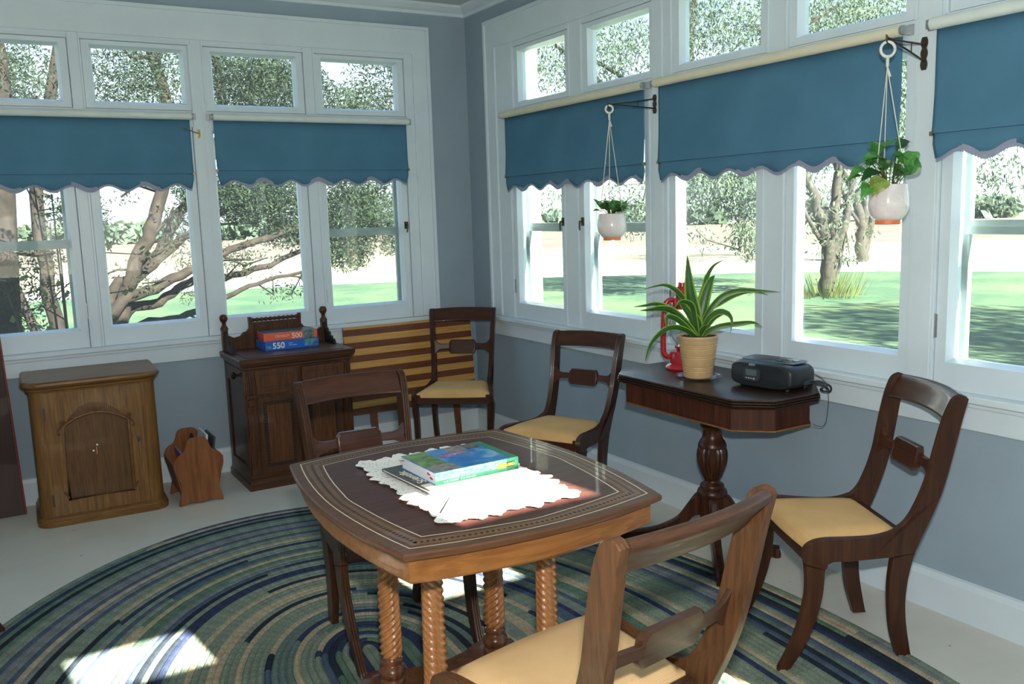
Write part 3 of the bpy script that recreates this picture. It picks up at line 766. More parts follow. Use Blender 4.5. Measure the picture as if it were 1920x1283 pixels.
# ------------------------------------------------------------------ braided rug
def make_rug():
    cx, cy, th, L, R = -1.831, -3.124, 1.488, .735, 1.50; LI = .665
    rings = 62; seg = 300; rd = random.Random(11)
    sage = (.26, .325, .25); green = (.14, .235, .17); navy = (.045, .062, .125); blk = (.032, .046, .062); tan = (.52, .445, .30); lil = (.24, .27, .265); teal = (.17, .245, .22); blu = (.10, .14, .21)
    soft = [sage, green, lil, teal, sage, green]
    seq = []
    fixed = {0: sage, 1: navy, 2: navy, 3: sage, 4: navy, 5: green, 6: navy, 7: navy, 8: sage, 9: sage, 10: tan}
    k = 0
    while len(seq) < rings - 4:
        if k in fixed: seq.append(fixed[k]); k += 1; continue
        c = rd.choice(soft)
        for _ in range(rd.choice((1, 1, 2, 2, 3))): seq.append(c); k += 1
        for _ in range(rd.choice((1, 1, 2))): seq.append(rd.choice((navy, tan, navy, blk, tan, blu))); k += 1
    seq = seq[:rings - 4] + [green, navy, tan, sage]
    m = MB(); cyc, s_ = math.cos(th), math.sin(th)
    def pt(t, a, z):
        # family of ovals: slit of half length L at t=0 growing to the rug's outline
        LL = L; A = LL + R * t; B = R * t
        ex = 1.0 - .18 * (1 - t)
        ca, sa = math.cos(a), math.sin(a)
        # blend ellipse with a racetrack
        ex_, ey_ = A * ca, B * sa
        rx_ = LI * max(-1, min(1, ca * 5)) + B * ca; ry_ = B * sa
        w = t ** .9; u = ex_ * w + rx_ * (1 - w); v = ey_ * w + ry_ * (1 - w)
        x, y = cx + u * cyc - v * s_, cy + u * s_ + v * cyc
        return (x, y, z)
    nsp = 3
    chg = {}
    for k in range(rings):
        n = rd.choice((1, 2, 2, 3)); chg[k] = sorted([(rd.random(), rd.choice([navy, blk, tan, sage, green, lil, teal, blu])) for _ in range(n)])
    for k in range(rings):
        t0, t1 = k / rings, (k + 1) / rings; tm = (t0 + t1) / 2
        z = lambda h: h
        rows = [(t0, .0035), (t0 + (t1 - t0) * .28, .0098), (t0 + (t1 - t0) * .72, .0098), (t1, .0035)]
        for (ta, za), (tb, zb_) in zip(rows, rows[1:]):
            for i in range(seg):
                a0, a1 = 2 * PI * i / seg, 2 * PI * (i + 1) / seg
                f = ((i + .5) / seg + .13 * k) % 1
                c = seq[k]
                for q, cc in chg[k]:
                    if abs(((f - q + .5) % 1) - .5) < .055 + .03 * (k % 3): c = cc
                # heathering strand by strand
                j = .86 + .28 * (((i * 7 + k * 13) * 2654435761 >> 8) % 97) / 97
                c = tuple(q * j for q in c)
                m.col = c
                m.add([pt(ta, a0, za), pt(ta, a1, za), pt(tb, a1, zb_), pt(tb, a0, zb_)], [(0, 1, 2, 3)])
    m.col = green
    for i in range(seg):
        a0, a1 = 2 * PI * i / seg, 2 * PI * (i + 1) / seg
        m.add([pt(1, a0, .0035), pt(1, a1, .0035), pt(1.003, a1, .0), pt(1.003, a0, .0)], [(0, 1, 2, 3)])
    o = m.build('braided_rug', M['rug'], None, 0, recalc=False)
    return tag(o, 'large oval braided rug in green, navy and tan rings under the centre table', 'rug')
make_rug()

# ------------------------------------------------------------------ oak cabinet on the left
OC = thing('oak_cabinet', 'golden oak cabinet with rounded front corners and a carved arched door, below the left window', 'cabinet', (-2.335, -.065, 0), math.radians(-2))
w, d = .278, .405
def rounded(w, d, r, k=8):
    P = [(w, 0), (w, -d + r)]
    for i in range(1, k): a = PI / 2 * i / k; P.append((w - r + r * math.cos(a), -d + r - r * math.sin(a)))
    P += [(w - r, -d), (-w + r, -d)]
    for i in range(1, k): a = PI / 2 * i / k; P.append((-w + r - r * math.sin(a), -d + r - r * math.cos(a)))
    P += [(-w, -d + r), (-w, 0)]; return P
m = MB(); P = rounded(w, d, .055); m.prism(P, .04, .665); m.build('body', M['oak'], OC, 30)
m = MB(); Q = lambda e: rounded(w + e, d + e, .055 + e)
m.rings([[(x, y, z) for x, y in P] for P, z in ((Q(.004), .655), (Q(.010), .660), (Q(.012), .668), (Q(.006), .672), (Q(.022), .677), (Q(.030), .687), (Q(.028), .697), (Q(.018), .704))]); m.build('top', M['oak_x'], OC, 30)
m = MB(); m.rings([[(x, y, z) for x, y in P] for P, z in ((Q(.018), .0), (Q(.020), .022), (Q(.012), .030), (Q(.012), .038), (Q(.004), .046))]); m.build('plinth', M['oak_x'], OC, 30)
dr = thing('door', '', ''); del dr['label']; del dr['category']; bpy.data.objects.remove(dr)
DX0, DX1 = -.218, .205
m = MB()
yf = -d - .012
def arch(x0, x1, z0, zs, rise, n=16): return [(x0, z0), (x1, z0)] + [(x1 + (x0 - x1) * k / n, zs + rise * math.sin(PI * k / n) ** .8) for k in range(n + 1)]
AX0, AX1 = -.148, .140
# door slab as frame around the arched panel
n = 16; inner = arch(AX0, AX1, .125, .480, .055, n)
outer = []
for (x, z) in inner:
    cx_ = (AX0 + AX1) / 2; outer.append((x, z))
ring_o = [(DX0, .055), (DX1, .055)] + [(DX1 + (DX0 - DX1) * k / n, .650) for k in range(n + 1)]
for (yA, yB) in ((yf, yf),):
    vs = [(x, yf, z) for x, z in ring_o] + [(x, yf, z) for x, z in inner]; k = len(inner)
    m.add(vs, [(i, (i + 1) % k, k + (i + 1) % k, k + i) for i in range(k)])
vs = [(x, yf, z) for x, z in ring_o] + [(x, -d + .002, z) for x, z in ring_o]; m.add(vs, [(i, (i + 1) % k, k + (i + 1) % k, k + i) for i in range(k)])
vs = [(x, yf, z) for x, z in inner] + [(x, -d - .001, z) for x, z in inner]; m.add(vs, [(i, (i + 1) % k, k + (i + 1) % k, k + i) for i in range(k)])
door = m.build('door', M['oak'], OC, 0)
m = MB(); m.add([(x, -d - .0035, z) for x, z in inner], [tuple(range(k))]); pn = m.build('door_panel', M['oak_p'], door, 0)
m = MB(); m.tube([(x, yf - .001, z) for x, z in inner], .0085, 8, close=True); m.build('panel_bead', M['oakcarve'], door, 60)
m = MB()
for i in range(31):                                                             # carved plume over the arch
    t = i / 30; x = AX0 + .035 + (AX1 - AX0 - .07) * t; z = .484 + .055 * math.sin(PI * (x - AX0) / (AX1 - AX0)) ** .8
    ln = .012 + .034 * math.sin(PI * t) ** 1.3; an = PI / 2 + (.5 - t) * 1.5
    m.tube([(x, yf - .003, z), (x + ln * .5 * math.cos(an), yf - .008, z + ln * .5 * math.sin(an) + .003), (x + ln * math.cos(an + .2), yf - .003, z + ln * math.sin(an))], lambda q: .0060 * (1 - .7 * q), 6)
m.build('carving', M['oakcarve'], door, 60)
for sx in (-1, 1):
    m = MB()
    cx_ = (AX0 + AX1) / 2 + sx * (AX1 - AX0) / 2
    m.tube([(cx_ + sx * .004 + .010 * (1 - q / 14) * math.cos(q * .7), yf - .005, .500 + .012 * (1 - q / 20) * math.sin(q * .7)) for q in range(14)], .0045, 6)
    m.tube([(cx_ + sx * .006, yf - .004, .492), (cx_ + sx * .016, yf - .005, .475), (cx_ + sx * .026, yf - .004, .452), (cx_ + sx * .020, yf - .004, .442), (cx_ + sx * .014, yf - .004, .45)], .004, 6)
    m.build('carving', M['oakcarve'], door, 60); m = MB()
    m.tube([(cx_ + sx * .022, yf - .004, .165), (cx_ + sx * .010, yf - .005, .150), (cx_ - sx * .002, yf - .004, .128), (cx_ + sx * .006, yf - .004, .118)], .0045, 6)
    m.build('carving', M['oakcarve'], door, 60)
m = MB(); m.lathe([(.0, 0), (.010, .001), (.010, .003), (0, .004)], (0, 0, 0), 12, lambda p: (.178 + p[0] * .8, yf - p[2], .375 + p[1] * 1.4)); m.build('keyhole_plate', M['iron'], door)
for z in (.55, .13):
    m = MB(); m.box(DX0 - .006, DX0 + .003, yf - .003, yf + .004, z - .028, z + .028); m.build('hinge', M['iron'], door)
m = MB()
for sx, (x, z) in ((1, (-.008, .372)), (2, (-.026, .345))): m.lathe([(0, 0), (.0045, .0005), (.0045, .0012), (0, .0018)], (0, 0, 0), 10, lambda p: (x + p[0], -d - .0035 - p[2], z + p[1]))
m.build('paint_spot', M['white'], pn)
m = MB(); m.box(-.013, -.010, -d - .0055, -d - .0036, .325, .362); m.build('chip', M['wd_l'], pn)

# ------------------------------------------------------------------ magazine rack
MR = thing('magazine_rack', 'small wooden magazine rack with scalloped end panels between oak cabinet and washstand', 'magazine rack', (-1.905, -.372, 0), 0)
half_ = [(0, .345), (.026, .344), (.046, .337), (.058, .318), (.065, .295), (.078, .274), (.100, .262), (.119, .245), (.129, .220), (.129, .196), (.120, .168), (.108, .140), (.100, .115), (.098, .09), (.104, .055), (.113, .020), (.114, .0), (.085, .006), (.06, .012), (.03, .010), (0, .004)]
half_ = [(a * .94, b) for a, b in half_]
hp = [(q[0], q[1]) for q in catmull([(a, b, 0) for a, b in half_], 5)]
P = hp + [(-x, z) for x, z in reversed(hp[1:-1])]
for yy in (-.150, .10):
    m = MB(); m.rings([[(x, yy + dd, z) for x, z in P] for dd in (0, .014)]); m.build('end_panel', M['rack'], MR, 30, bev=.002)
m = MB(); m.box(-.080, .080, -.136, .10, .055, .065); m.build('bottom_board', M['rack'], MR, 0)
for s in (-1, 1):
    m = MB(); m.add([(s * .082, -.136, .055), (s * .082, .10, .055), (s * .118, .10, .225), (s * .118, -.136, .225), (s * .090, -.136, .055), (s * .090, .10, .055), (s * .126, .10, .225), (s * .126, -.136, .225)],
                    [(0, 1, 2, 3), (4, 5, 6, 7), (0, 4, 7, 3), (1, 5, 6, 2), (0, 1, 5, 4), (3, 2, 6, 7)]); m.build('side_board', M['rack'], MR, 0)
for i, (x, lean, h, mt, nm, lb, dd) in enumerate(((.034, .10, .342, M['page'], 'magazine', 'white magazine standing in the wooden rack, its pale edge above the front panel', .2),
                                 (.060, .16, .326, M['darkmag'], 'magazine', 'dark magazine leaning at the right side inside the wooden rack', .2),
                                 (-.008, .02, .300, M['black'], 'record', 'black disc standing upright inside the wooden rack', .2),
                                 (-.045, -.15, .262, M['purple'], 'magazine', 'purplish magazine lying low at the left inside the wooden rack', .2))):
    m = MB()
    if nm == 'record':
        m.lathe([(0, -.0015), (.108, -.0015), (.108, .0015), (0, .0015)], (0, 0, 0), 40, lambda p: (p[2] + (p[1] + .13) * .05, p[0] * .95, (p[1] + .108) * 1.26))
        nm = 'black_disc'; lb = lb; o = m.build(nm, mt, None, 40, loc=(-1.905 + x * .9, -.382, .0665)); tag(o, lb, 'disc')
    else:
        m.box(-.005, .005, -dd / 2, dd / 2, 0, h - .065); o = m.build(nm, mt, None, 0, bev=.001, loc=(-1.905 + x * .9, -.385, .0675)); o.rotation_euler = (0, lean, 0); tag(o, lb, 'magazine')

# ------------------------------------------------------------------ ornate washstand
DS = thing('washstand', 'ornate dark oak washstand with doors, drawers and a spindled gallery top', 'washstand', (-1.345, -.065, 0), 0)
w, d = .287, .405
m = MB(); m.box(-w, w, -d, 0, .055, .655); body = m.build('body', M['eoak'], DS, 0, bev=.002)
m = MB()
def steps(e, z): return [(-w - e, -d - e, z), (w + e, -d - e, z), (w + e, 0, z), (-w - e, 0, z)]
m.rings([steps(.002, .645), steps(.008, .650), steps(.008, .660), steps(.020, .668), steps(.028, .685), steps(.030, .700), steps(.024, .706)]); m.build('top', M['eoak_x'], DS, 0)
m = MB(); m.box(-w + .02, w - .02, -d + .012, -.03, .706, .709); m.build('top_inset', M['eoakp'], DS, 0)
m = MB(); m.rings([steps(.018, 0), steps(.018, .035), steps(.010, .045), steps(.010, .055), steps(.001, .062)]); m.build('plinth', M['eoak_x'], DS, 0)
def frame_lines(mb, x0, x1, z0, z1, y, t=.003):
    for a, b, c_, e in ((x0, x1, z0, z0 + t), (x0, x1, z1 - t, z1), (x0, x0 + t, z0, z1), (x1 - t, x1, z0, z1)): mb.box(a, b, y - .0008, y, c_, e)
def dentil(mb, x0, x1, z0, z1, y):
    n = int((z1 - z0) / .016)
    for k in range(n):
        z = z0 + (k + .5) * (z1 - z0) / n
        for x in (x0, x1): mb.box(x - .005, x + .005, y - .005, y, z - .004, z + .004)
    n = int((x1 - x0) / .016)
    for k in range(n):
        x = x0 + (k + .5) * (x1 - x0) / n
        for z in (z0, z1): mb.box(x - .004, x + .004, y - .005, y, z - .005, z + .005)
# pilasters
for s in (-1, 1):
    m = MB(); xc = s * (w - .025)
    for q in (-.012, 0, .012): m.box(xc + q - .0035, xc + q + .0035, -d - .010, -d, .515, .632)
    m.box(xc - .024, xc + .024, -d - .013, -d, .495, .512); m.box(xc - .018, xc + .018, -d - .016, -d, .455, .488); m.box(xc - .022, xc + .022, -d - .008, -d, .11, .45)
    for q in (-.010, .010): m.box(xc + q - .003, xc + q + .003, -d - .012, -d, .13, .44)
    m.box(xc - .024, xc + .024, -d - .014, -d, .085, .115)
    m.build('pilaster', M['eoak'], DS, 0, bev=.0015)
for k, (x0, x1, proj) in enumerate(((-.232, -.012, .006), (.012, .242, .030))):
    m = MB(); m.box(x0, x1, -d - proj, -d + .001, .510, .638); dw = m.build('drawer', M['eoakp'], DS, 0, bev=.002)
    m = MB(); frame_lines(m, x0 + .025, x1 - .03, .545, .612, -d - proj); frame_lines(m, x0 + .045, x1 - .05, .530, .625, -d - proj, .002); m.build('incised_line', M['eline'], dw, 0)
for k, (x0, x1) in enumerate(((-.232, -.012), (.012, .232))):
    m = MB(); m.box(x0, x1, -d - .008, -d + .001, .080, .495); dw = m.build('door', M['eoak'], DS, 0, bev=.002)
    m = MB(); m.box(x0 + .045, x1 - .045, -d - .013, -d - .008, .135, .450); m.build('door_panel', M['eoakp'], dw, 0, bev=.004)
    m = MB(); frame_lines(m, x0 + .03, x1 - .03, .118, .468, -d - .008, .004); dentil(m, x0 + .038, x1 - .038, .126, .460, -d - .008); m.build('dentil_trim', M['eline'], dw, 0)
# left side frame and knob
for xa, xb in ((-w - .008, -w), (w, w + .008)):
    m = MB()
    for y0, y1, z0, z1 in ((-d + .0, -d + .05, .06, .645), (-.05, 0, .06, .645), (-d + .05, -.05, .56, .645), (-d + .05, -.05, .06, .12)): m.box(xa, xb, y0, y1, z0, z1)
    m.build('side_frame', M['eoak'], DS, 0, bev=.002)
m = MB(); m.lathe([(.007, 0), (.007, .010), (.018, .018), (.020, .028), (.012, .035), (0, .036)], (0, 0, 0), 18, lambda p: (-w - .008 - p[2], -.30 + p[0], .610 + p[1])); m.build('knob', M['eline'], DS, 50)
# gallery
m = MB(); pr = [(-.285, .707), (.285, .707), (.285, .765), (.262, .790), (.235, .775), (.20, .782), (.185, .80), (.165, .805), (.150, .825), (.150, .852), (-.150, .852), (-.150, .825), (-.165, .805), (-.185, .80), (-.20, .782), (-.235, .775), (-.262, .790), (-.285, .765)]
m.rings([[(x, -.020 + dd, z) for x, z in pr] for dd in (-.008, .008)]); gal = m.build('gallery_back', M['eoak'], DS, 0, bev=.002)
m = MB()
for k in range(11): m.lathe([(0, -.014), (.007, -.012), (.0125, 0), (.007, .012), (0, .014)], (0, 0, 0), 12, lambda p: (-.125 + k * .025 + p[2], -.022 + p[0], .866 + p[1]))
m.box(-.150, -.134, -.032, -.006, .852, .884); m.box(.134, .150, -.032, -.006, .852, .884); m.build('gallery_spindle', M['eoak'], DS, 50)
for s in (-1, 1):
    m = MB(); x = s * .285; m.box(x - .016, x + .016, -.040, -.008, .706, .825)
    m.lathe([(.022, .825), (.022, .832), (.012, .850), (.010, .856), (.014, .860), (.009, .865), (.017, .871), (.0225, .885), (.0225, .895), (.015, .908), (0, .912)], (x, -.024, 0), 20); m.build('finial_post', M['eoak'], DS, 40)
    pr2 = [(-.04, .707), (-.04, .815), (-.058, .812), (-.066, .790), (-.085, .792), (-.096, .768), (-.118, .772), (-.130, .748), (-.155, .752), (-.165, .732), (-.188, .736), (-.205, .715), (-.205, .707)]
    m = MB(); m.rings([[(x + dd, y, z) for y, z in pr2] for dd in (-.007, .007)]); m.build('side_bracket', M['eline'], DS, 0, bev=.002)
# two puzzle boxes on top
ZD = .7095
pz = thing('puzzle_box', 'blue jigsaw puzzle box reading 550, lower of the two boxes on the washstand', 'puzzle box', (-1.315, -.200, ZD), math.radians(1))
def pbox(t, w, d, h, m1, m2):
    mm = MB(); mm.box(-w, w, -d, d, 0, h * .35); mm.build('box_base', m1, t, 0, bev=.001)
    mm = MB(); mm.box(-w - .0015, w + .0015, -d - .0015, d + .0015, h * .12, h); return mm.build('box_lid', m2, t, 0, bev=.001)
l1 = pbox(pz, .150, .088, .050, M['bluebox'], M['bluebox'])
m = MB(); m.box(.070, .140, -.0905, -.0895, .010, .046); m.build('picture', M['photo2'], l1, 0)
lettering('550', .046, FR(-.112, -.0902, .010), M['white'], l1, .0003, bold=.0008)
lettering('pieces', .009, FR(-.020, -.0902, .031), M['white'], l1, .0002); lettering('interlocking', .009, FR(-.020, -.0902, .020), M['white'], l1, .0002)
m = MB(); m.box(-.148, -.118, -.0905, -.0895, .012, .028); m.build('picture', M['photo2'], l1, 0)
pz2 = thing('puzzle_box', 'orange jigsaw puzzle box reading CROXLEY 500, lying on top of the blue box', 'puzzle box', (-1.312, -.198, ZD + .0505), math.radians(-3))
l2 = pbox(pz2, .148, .080, .044, M['orangebox'], M['orangebox'])
m = MB(); m.box(-.147, .149, -.080, .080, .0440, .0446); m.build('picture', M['clearbox'], l2, 0)
m = MB(); m.box(.070, .128, -.0825, -.0815, .001, .044); m.build('picture', M['photo1'], l2, 0)
lettering('CROXLEY', .0185, FR(-.088, -.0822, .018), M['cream'], l2, .0003); lettering('500', .040, FR(.004, -.0822, .008), M['cream'], l2, .0003, bold=.0006)

# ------------------------------------------------------------------ striped folded table
BT = thing('folding_table', 'folded table with top of alternating light and dark wood strips leaning on the back wall', 'folding table', (-.50, -.040, 0), 0)
tilt = lambda p: (p[0], p[1] - (.79 - p[2]) * .09, p[2])
X0, X1, Z0, Z1 = -.430, .430, .235, .790
ns = 14; rr = .045
for par, mt in ((0, M['wd_l']), (1, M['wd_d'])):
    m = MB()
    for k in range(ns):
        if k % 2 != par: continue
        z1 = Z1 - (Z1 - Z0) * k / ns; z0 = Z1 - (Z1 - Z0) * (k + 1) / ns
        e = .016 if k in (0, ns - 1) else 0
        if k == 0: P = [(X0, z0), (X1, z0), (X1, z1 - .022), (X1 - .008, z1 - .007), (X1 - .024, z1), (X0 + .024, z1), (X0 + .008, z1 - .007), (X0, z1 - .022)]
        elif k == ns - 1: P = [(X0, z1), (X0, z0 + .022), (X0 + .008, z0 + .007), (X0 + .024, z0), (X1 - .024, z0), (X1 - .008, z0 + .007), (X1, z0 + .022), (X1, z1)]
        else: P = [(X0, z0), (X1, z0), (X1, z1), (X0, z1)]
        m.rings([[tilt((x, yy, z)) for x, z in P] for yy in (-.012, .010)])
    m.build('top_strips', mt, BT, 0)
for x in (-.29, .28):
    for q in (0, 1):
        m = MB(); a, b = tilt((x + q * .03, .016, .60)), (x + q * .03, -.085 + q * .03, .0)
        m.add([(a[0] + u, a[1] + v - .001, a[2]) for u, v in ((-.013, 0), (.013, 0), (.013, .014), (-.013, .014))] + [(b[0] + u, b[1] + v, 0) for u, v in ((-.010, 0), (.010, 0), (.010, .014), (-.010, .014))],
              [(0, 1, 2, 3), (4, 5, 6, 7), (0, 1, 5, 4), (1, 2, 6, 5), (2, 3, 7, 6), (3, 0, 4, 7)]); m.build('leg', M['wd_d'], BT, 0)

# ------------------------------------------------------------------ pedestal card table
PX, PY = -.255, -2.475
PT = thing('pedestal_table', 'dark pedestal card table with clipped corners under the right-hand windows, holding plant and radio', 'table', (PX, PY, 0), 0)
def clip(a, b, c, c2=None): return [(-a, -b + c), (-a + c, -b), (a - c, -b), (a, -b + c), (a, b - c), (a - c, b), (-a + c, b), (-a, b - c)]
a_, b_ = .222, .440
m = MB(); m.rings([[(x, y, z) for x, y in clip(a_ + e, b_ + e, .105)] for e, z in ((-.012, .692), (-.002, .694), (0, .698), (-.004, .701), (.002, .704), (.002, .708), (-.006, .710))]); m.build('lower_leaf', M['ped'], PT, 30)
m = MB(); m.rings([[(x, y, z) for x, y in clip(a_ + e, b_ + e, .105)] for e, z in ((-.006, .711), (.002, .713), (.002, .717), (-.004, .720), (.0, .723), (-.002, .728), (-.008, .730))]); m.build('upper_leaf', M['ped'], PT, 30)
m = MB(); m.rings([[(x, y, z) for x, y in clip(a_ + e, b_ + e, .110)] for e, z in ((-.022, .606), (-.020, .612), (-.022, .612), (-.022, .692))]); m.build('apron', M['pedred'], PT, 0)
m = MB(); m.rings([[(x, y, z) for x, y in clip(a_ + e, b_ + e, .110)] for e, z in ((-.021, .603), (-.018, .604), (-.018, .609), (-.021, .610))]); m.build('apron_bead', M['apron'], PT, 0)
m = MB(); m.lathe([(.075, .604), (.078, .590), (.060, .578), (.045, .570), (.050, .560), (.052, .550), (.045, .543), (.049, .536), (.047, .530), (.040, .524), (.038, .500), (.043, .482), (.052, .470), (.058, .455), (.0585, .448), (.055, .445)], (0, 0, 0), 40)
m.lathe([(.055, .445), (.061, .432), (.063, .410), (.060, .380), (.050, .350), (.040, .325), (.030, .305)], (0, 0, 0), 96, mod=lambda a, z: 1 - .10 * abs(math.cos(11 * a)) ** 2)
m.lathe([(.030, .305), (.032, .298), (.046, .290), (.050, .282), (.048, .274), (.058, .266), (.063, .252), (.060, .240), (.052, .235), (.050, .130), (.044, .120), (0, .118)], (0, 0, 0), 40)
m.build('column', M['pedcol'], PT, 45)
for ang in (math.radians(127), math.radians(-128), math.radians(52), math.radians(-52)):
    ln = .37 if abs(ang) > 2 else .255
    m = MB(); c_, s_ = math.cos(ang), math.sin(ang)
    cl = catmull([(.035, .205, 0), (.070, .195, 0), (.105, .150, 0), (.15, .095, 0), (.21 * ln / .37 + .02, .052, 0), (.29 * ln / .37 + .01, .034, 0), (ln - .01, .028, 0), (ln + .015, .026, 0)], 5)
    R = []
    for i, p in enumerate(cl):
        t = i / (len(cl) - 1); h = .050 - .030 * t if t < .85 else .022; wd = .021 - .004 * t
        if t > .9: wd = .020
        R.append([((p[0]) * c_ - u * s_, (p[0]) * s_ + u * c_, max(.001, p[1] + v)) for u, v in ((-wd, -h), (wd, -h), (wd * 1.0, h * .7), (wd * .5, h), (-wd * .5, h), (-wd, h * .7))])
    m.rings(R); leg = m.build('leg', M['pedcol'], PT, 30)
    m = MB(); m.lathe([(.004, 0), (.016, .001), (.017, .01), (.014, .03), (.004, .034)], ((ln + .005) * c_, (ln + .005) * s_, .0), 14); m.build('toe_cap', M['pedcol'], leg, 40)
ZP = .7305

# radio
RA = thing('clock_radio', 'black compact disc clock radio on the right end of the pedestal table', 'radio', (-.183, -2.733, ZP + .004), math.radians(-97))
# local: front faces +x?? -> built with the front on local -y
RA.rotation_euler = (0, 0, math.radians(-83))
W, D, H = .140, .085, .100
def se(w, h, z0, n=28, e=4.0, sl=1):
    P = []
    for i in range(n):
        a = 2 * PI * (i + .5) / n; c_, s_ = math.cos(a), math.sin(a)
        P.append((w * math.copysign(abs(c_) ** (2 / e), c_), z0 + h * math.copysign(abs(s_) ** (2 / e), s_)))
    return P
R = []
for y, ws, zs, zo in ((-D, .93, .80, -.004), (-D + .004, .975, .87, -.003), (-D + .012, 1, .92, -.002), (-D + .03, 1.02, 1, 0), (0, 1.02, 1, 0), (D - .03, .98, .94, -.003), (D - .008, .90, .82, -.008), (D, .84, .74, -.01)):
    bow = .0
    R.append([(x, y - .010 * (1 - (x / W) ** 2) * (y < -D + .02), z) for x, z in se(W * ws, H / 2 * zs, H / 2 + zo, 40, 4.5)])
m = MB(); m.rings(R); rb_ = m.build('body', M['black'], RA, 40)
m = MB(); m.rings([[(x, y, z) for x, y in P] for P, z in ((se(.124, .062, 0, 40, 5), H - .0015), (se(.120, .058, 0, 40, 5), H + .0012))]); m.build('top_panel', M['blackg'], RA, 40)
m = MB(); m.lathe([(.052, 0), (.052, .0012), (.048, .002), (0, .0025)], (-.035, 0, H + .0008), 40); m.build('disc_lid', M['black'], RA, 40)
for k in range(6):
    m = MB(); m.box(.030 + (k % 3) * .026, .052 + (k % 3) * .026, -.034 + (k // 3) * .03, -.014 + (k // 3) * .03, H + .001, H + .0032); m.build('button', M['black'], RA, 0, bev=.001)
m = MB(); m.rings([[(x - .030, y, z) for x, z in se(.037, .025, .052, 32, 5)] for y in (-D - .014, -D - .006)]); m.build('display_surround', M['blackg'], RA, 40)
m = MB(); m.rings([[(x - .030, y, z) for x, z in se(.025, .012, .058, 24, 8)] for y in (-D - .0152, -D - .010)]); m.build('display', M['lcd'], RA, 0)
m = MB(); m.lathe([(0, 0), (.004, .001), (.004, .004), (0, .005)], (0, 0, 0), 12, lambda p: (-.016 + p[0], -D - .014 - p[2], .036 + p[1]));
for q in range(3): m.box(-.055 + q * .011, -.048 + q * .011, -D - .0155, -D - .013, .034, .038)
m.build('button', M['silver'], RA, 40)
lettering('SONY', .011, FR(-.046, -D - .0075, .083), M['silver'], RA, .0008, bold=.0003)
m = MB(); m.box(W * .98, W * 1.03, -.01, .045, .018, .034); m.build('slot', M['blackg'], RA, 0, bev=.002)
for sx in (-1, 1):
    for sy in (-1, 1):
        m = MB(); m.lathe([(.010, -.0035), (.010, .006)], (sx * .10, sy * .055, 0), 12); m.build('foot', M['black'], RA)
def world_tube(name, pts, r, mat, label, cat):
    c = Vector(pts[0]); m = MB(); m.tube([Vector(p) - c for p in catmull(pts, 6)], r, 6); o = m.build(name, mat, None, 60, loc=tuple(c)); return tag(o, label, cat)
cb = thing('radio_cable', 'thick black power cord looped on the table behind the radio', 'cable', (-.13, -2.855, ZP))
m = MB(); m.tube(catmull([(-.005, -.015, .03), (.01, -.045, .034), (.03, -.075, .020), (.02, -.085, .0035), (.0, -.07, .0035), (.02, -.04, .0035), (.045, -.03, .0035)], 6), .0032, 8)
m.tube(catmull([(-.005, -.015, .026), (.015, -.05, .022), (.035, -.065, .0035), (.05, -.04, .0035)], 6), .0030, 8); m.build('cord', M['black'], cb, 60)
world_tube('antenna_wire', [(-.125, -2.842, .790), (-.11, -2.875, .785), (-.10, -2.912, .757), (-.105, -2.928, .70), (-.115, -2.928, .62), (-.125, -2.918, .598), (-.14, -2.905, .600), (-.15, -2.898, .606)], .0011, M['black'], 'thin dark aerial wire hanging from the radio over the table end', 'wire')

# dracaena in a tan pot
PL = thing('potted_plant', 'dracaena with striped strap leaves in a ribbed tan pot on the pedestal table', 'potted plant', (-.300, -2.440, ZP))
m = MB(); m.lathe([(0, .0), (.068, .0), (.082, .004), (.094, .013), (.096, .013), (.084, .002), (.070, -.0005 + .0006)], (0, 0, 0), 40); m.build('saucer', M['clear'], PL, 50)
prof = [(0, .006), (.052, .006), (.056, .009)]
z = .012
while z < .165:
    t = z / .17; r = .056 + .023 * t
    rib = -.0014 if (.035 < z < .06 or .085 < z < .105 or .125 < z < .148) and int(z / .0025) % 3 == 0 else 0
    prof.append((r + rib, z)); z += .0025
prof += [(.0805, .170), (.0815, .176), (.080, .180), (.075, .179), (.072, .160), (0, .158)]
m = MB(); m.lathe(prof, (0, 0, 0), 56); m.build('pot', M['tanpot'], PL, 45)
m = MB(); R = []
for r in (.0725, .055, .035, .012):
    R.append([(r * math.cos(a), r * math.sin(a), .173 + .006 * mnoise.noise(Vector((r * 60 * math.cos(a), r * 60 * math.sin(a), 1)))) for a in [2 * PI * i / 30 for i in range(30)]])
m.rings(R); m.build('soil', M['soil'], PL, 0)
RT = Vector((.862, -.507, 0)); DP = Vector((.507, .862, 0))   # along the window-facing plane of the plant / away from the room
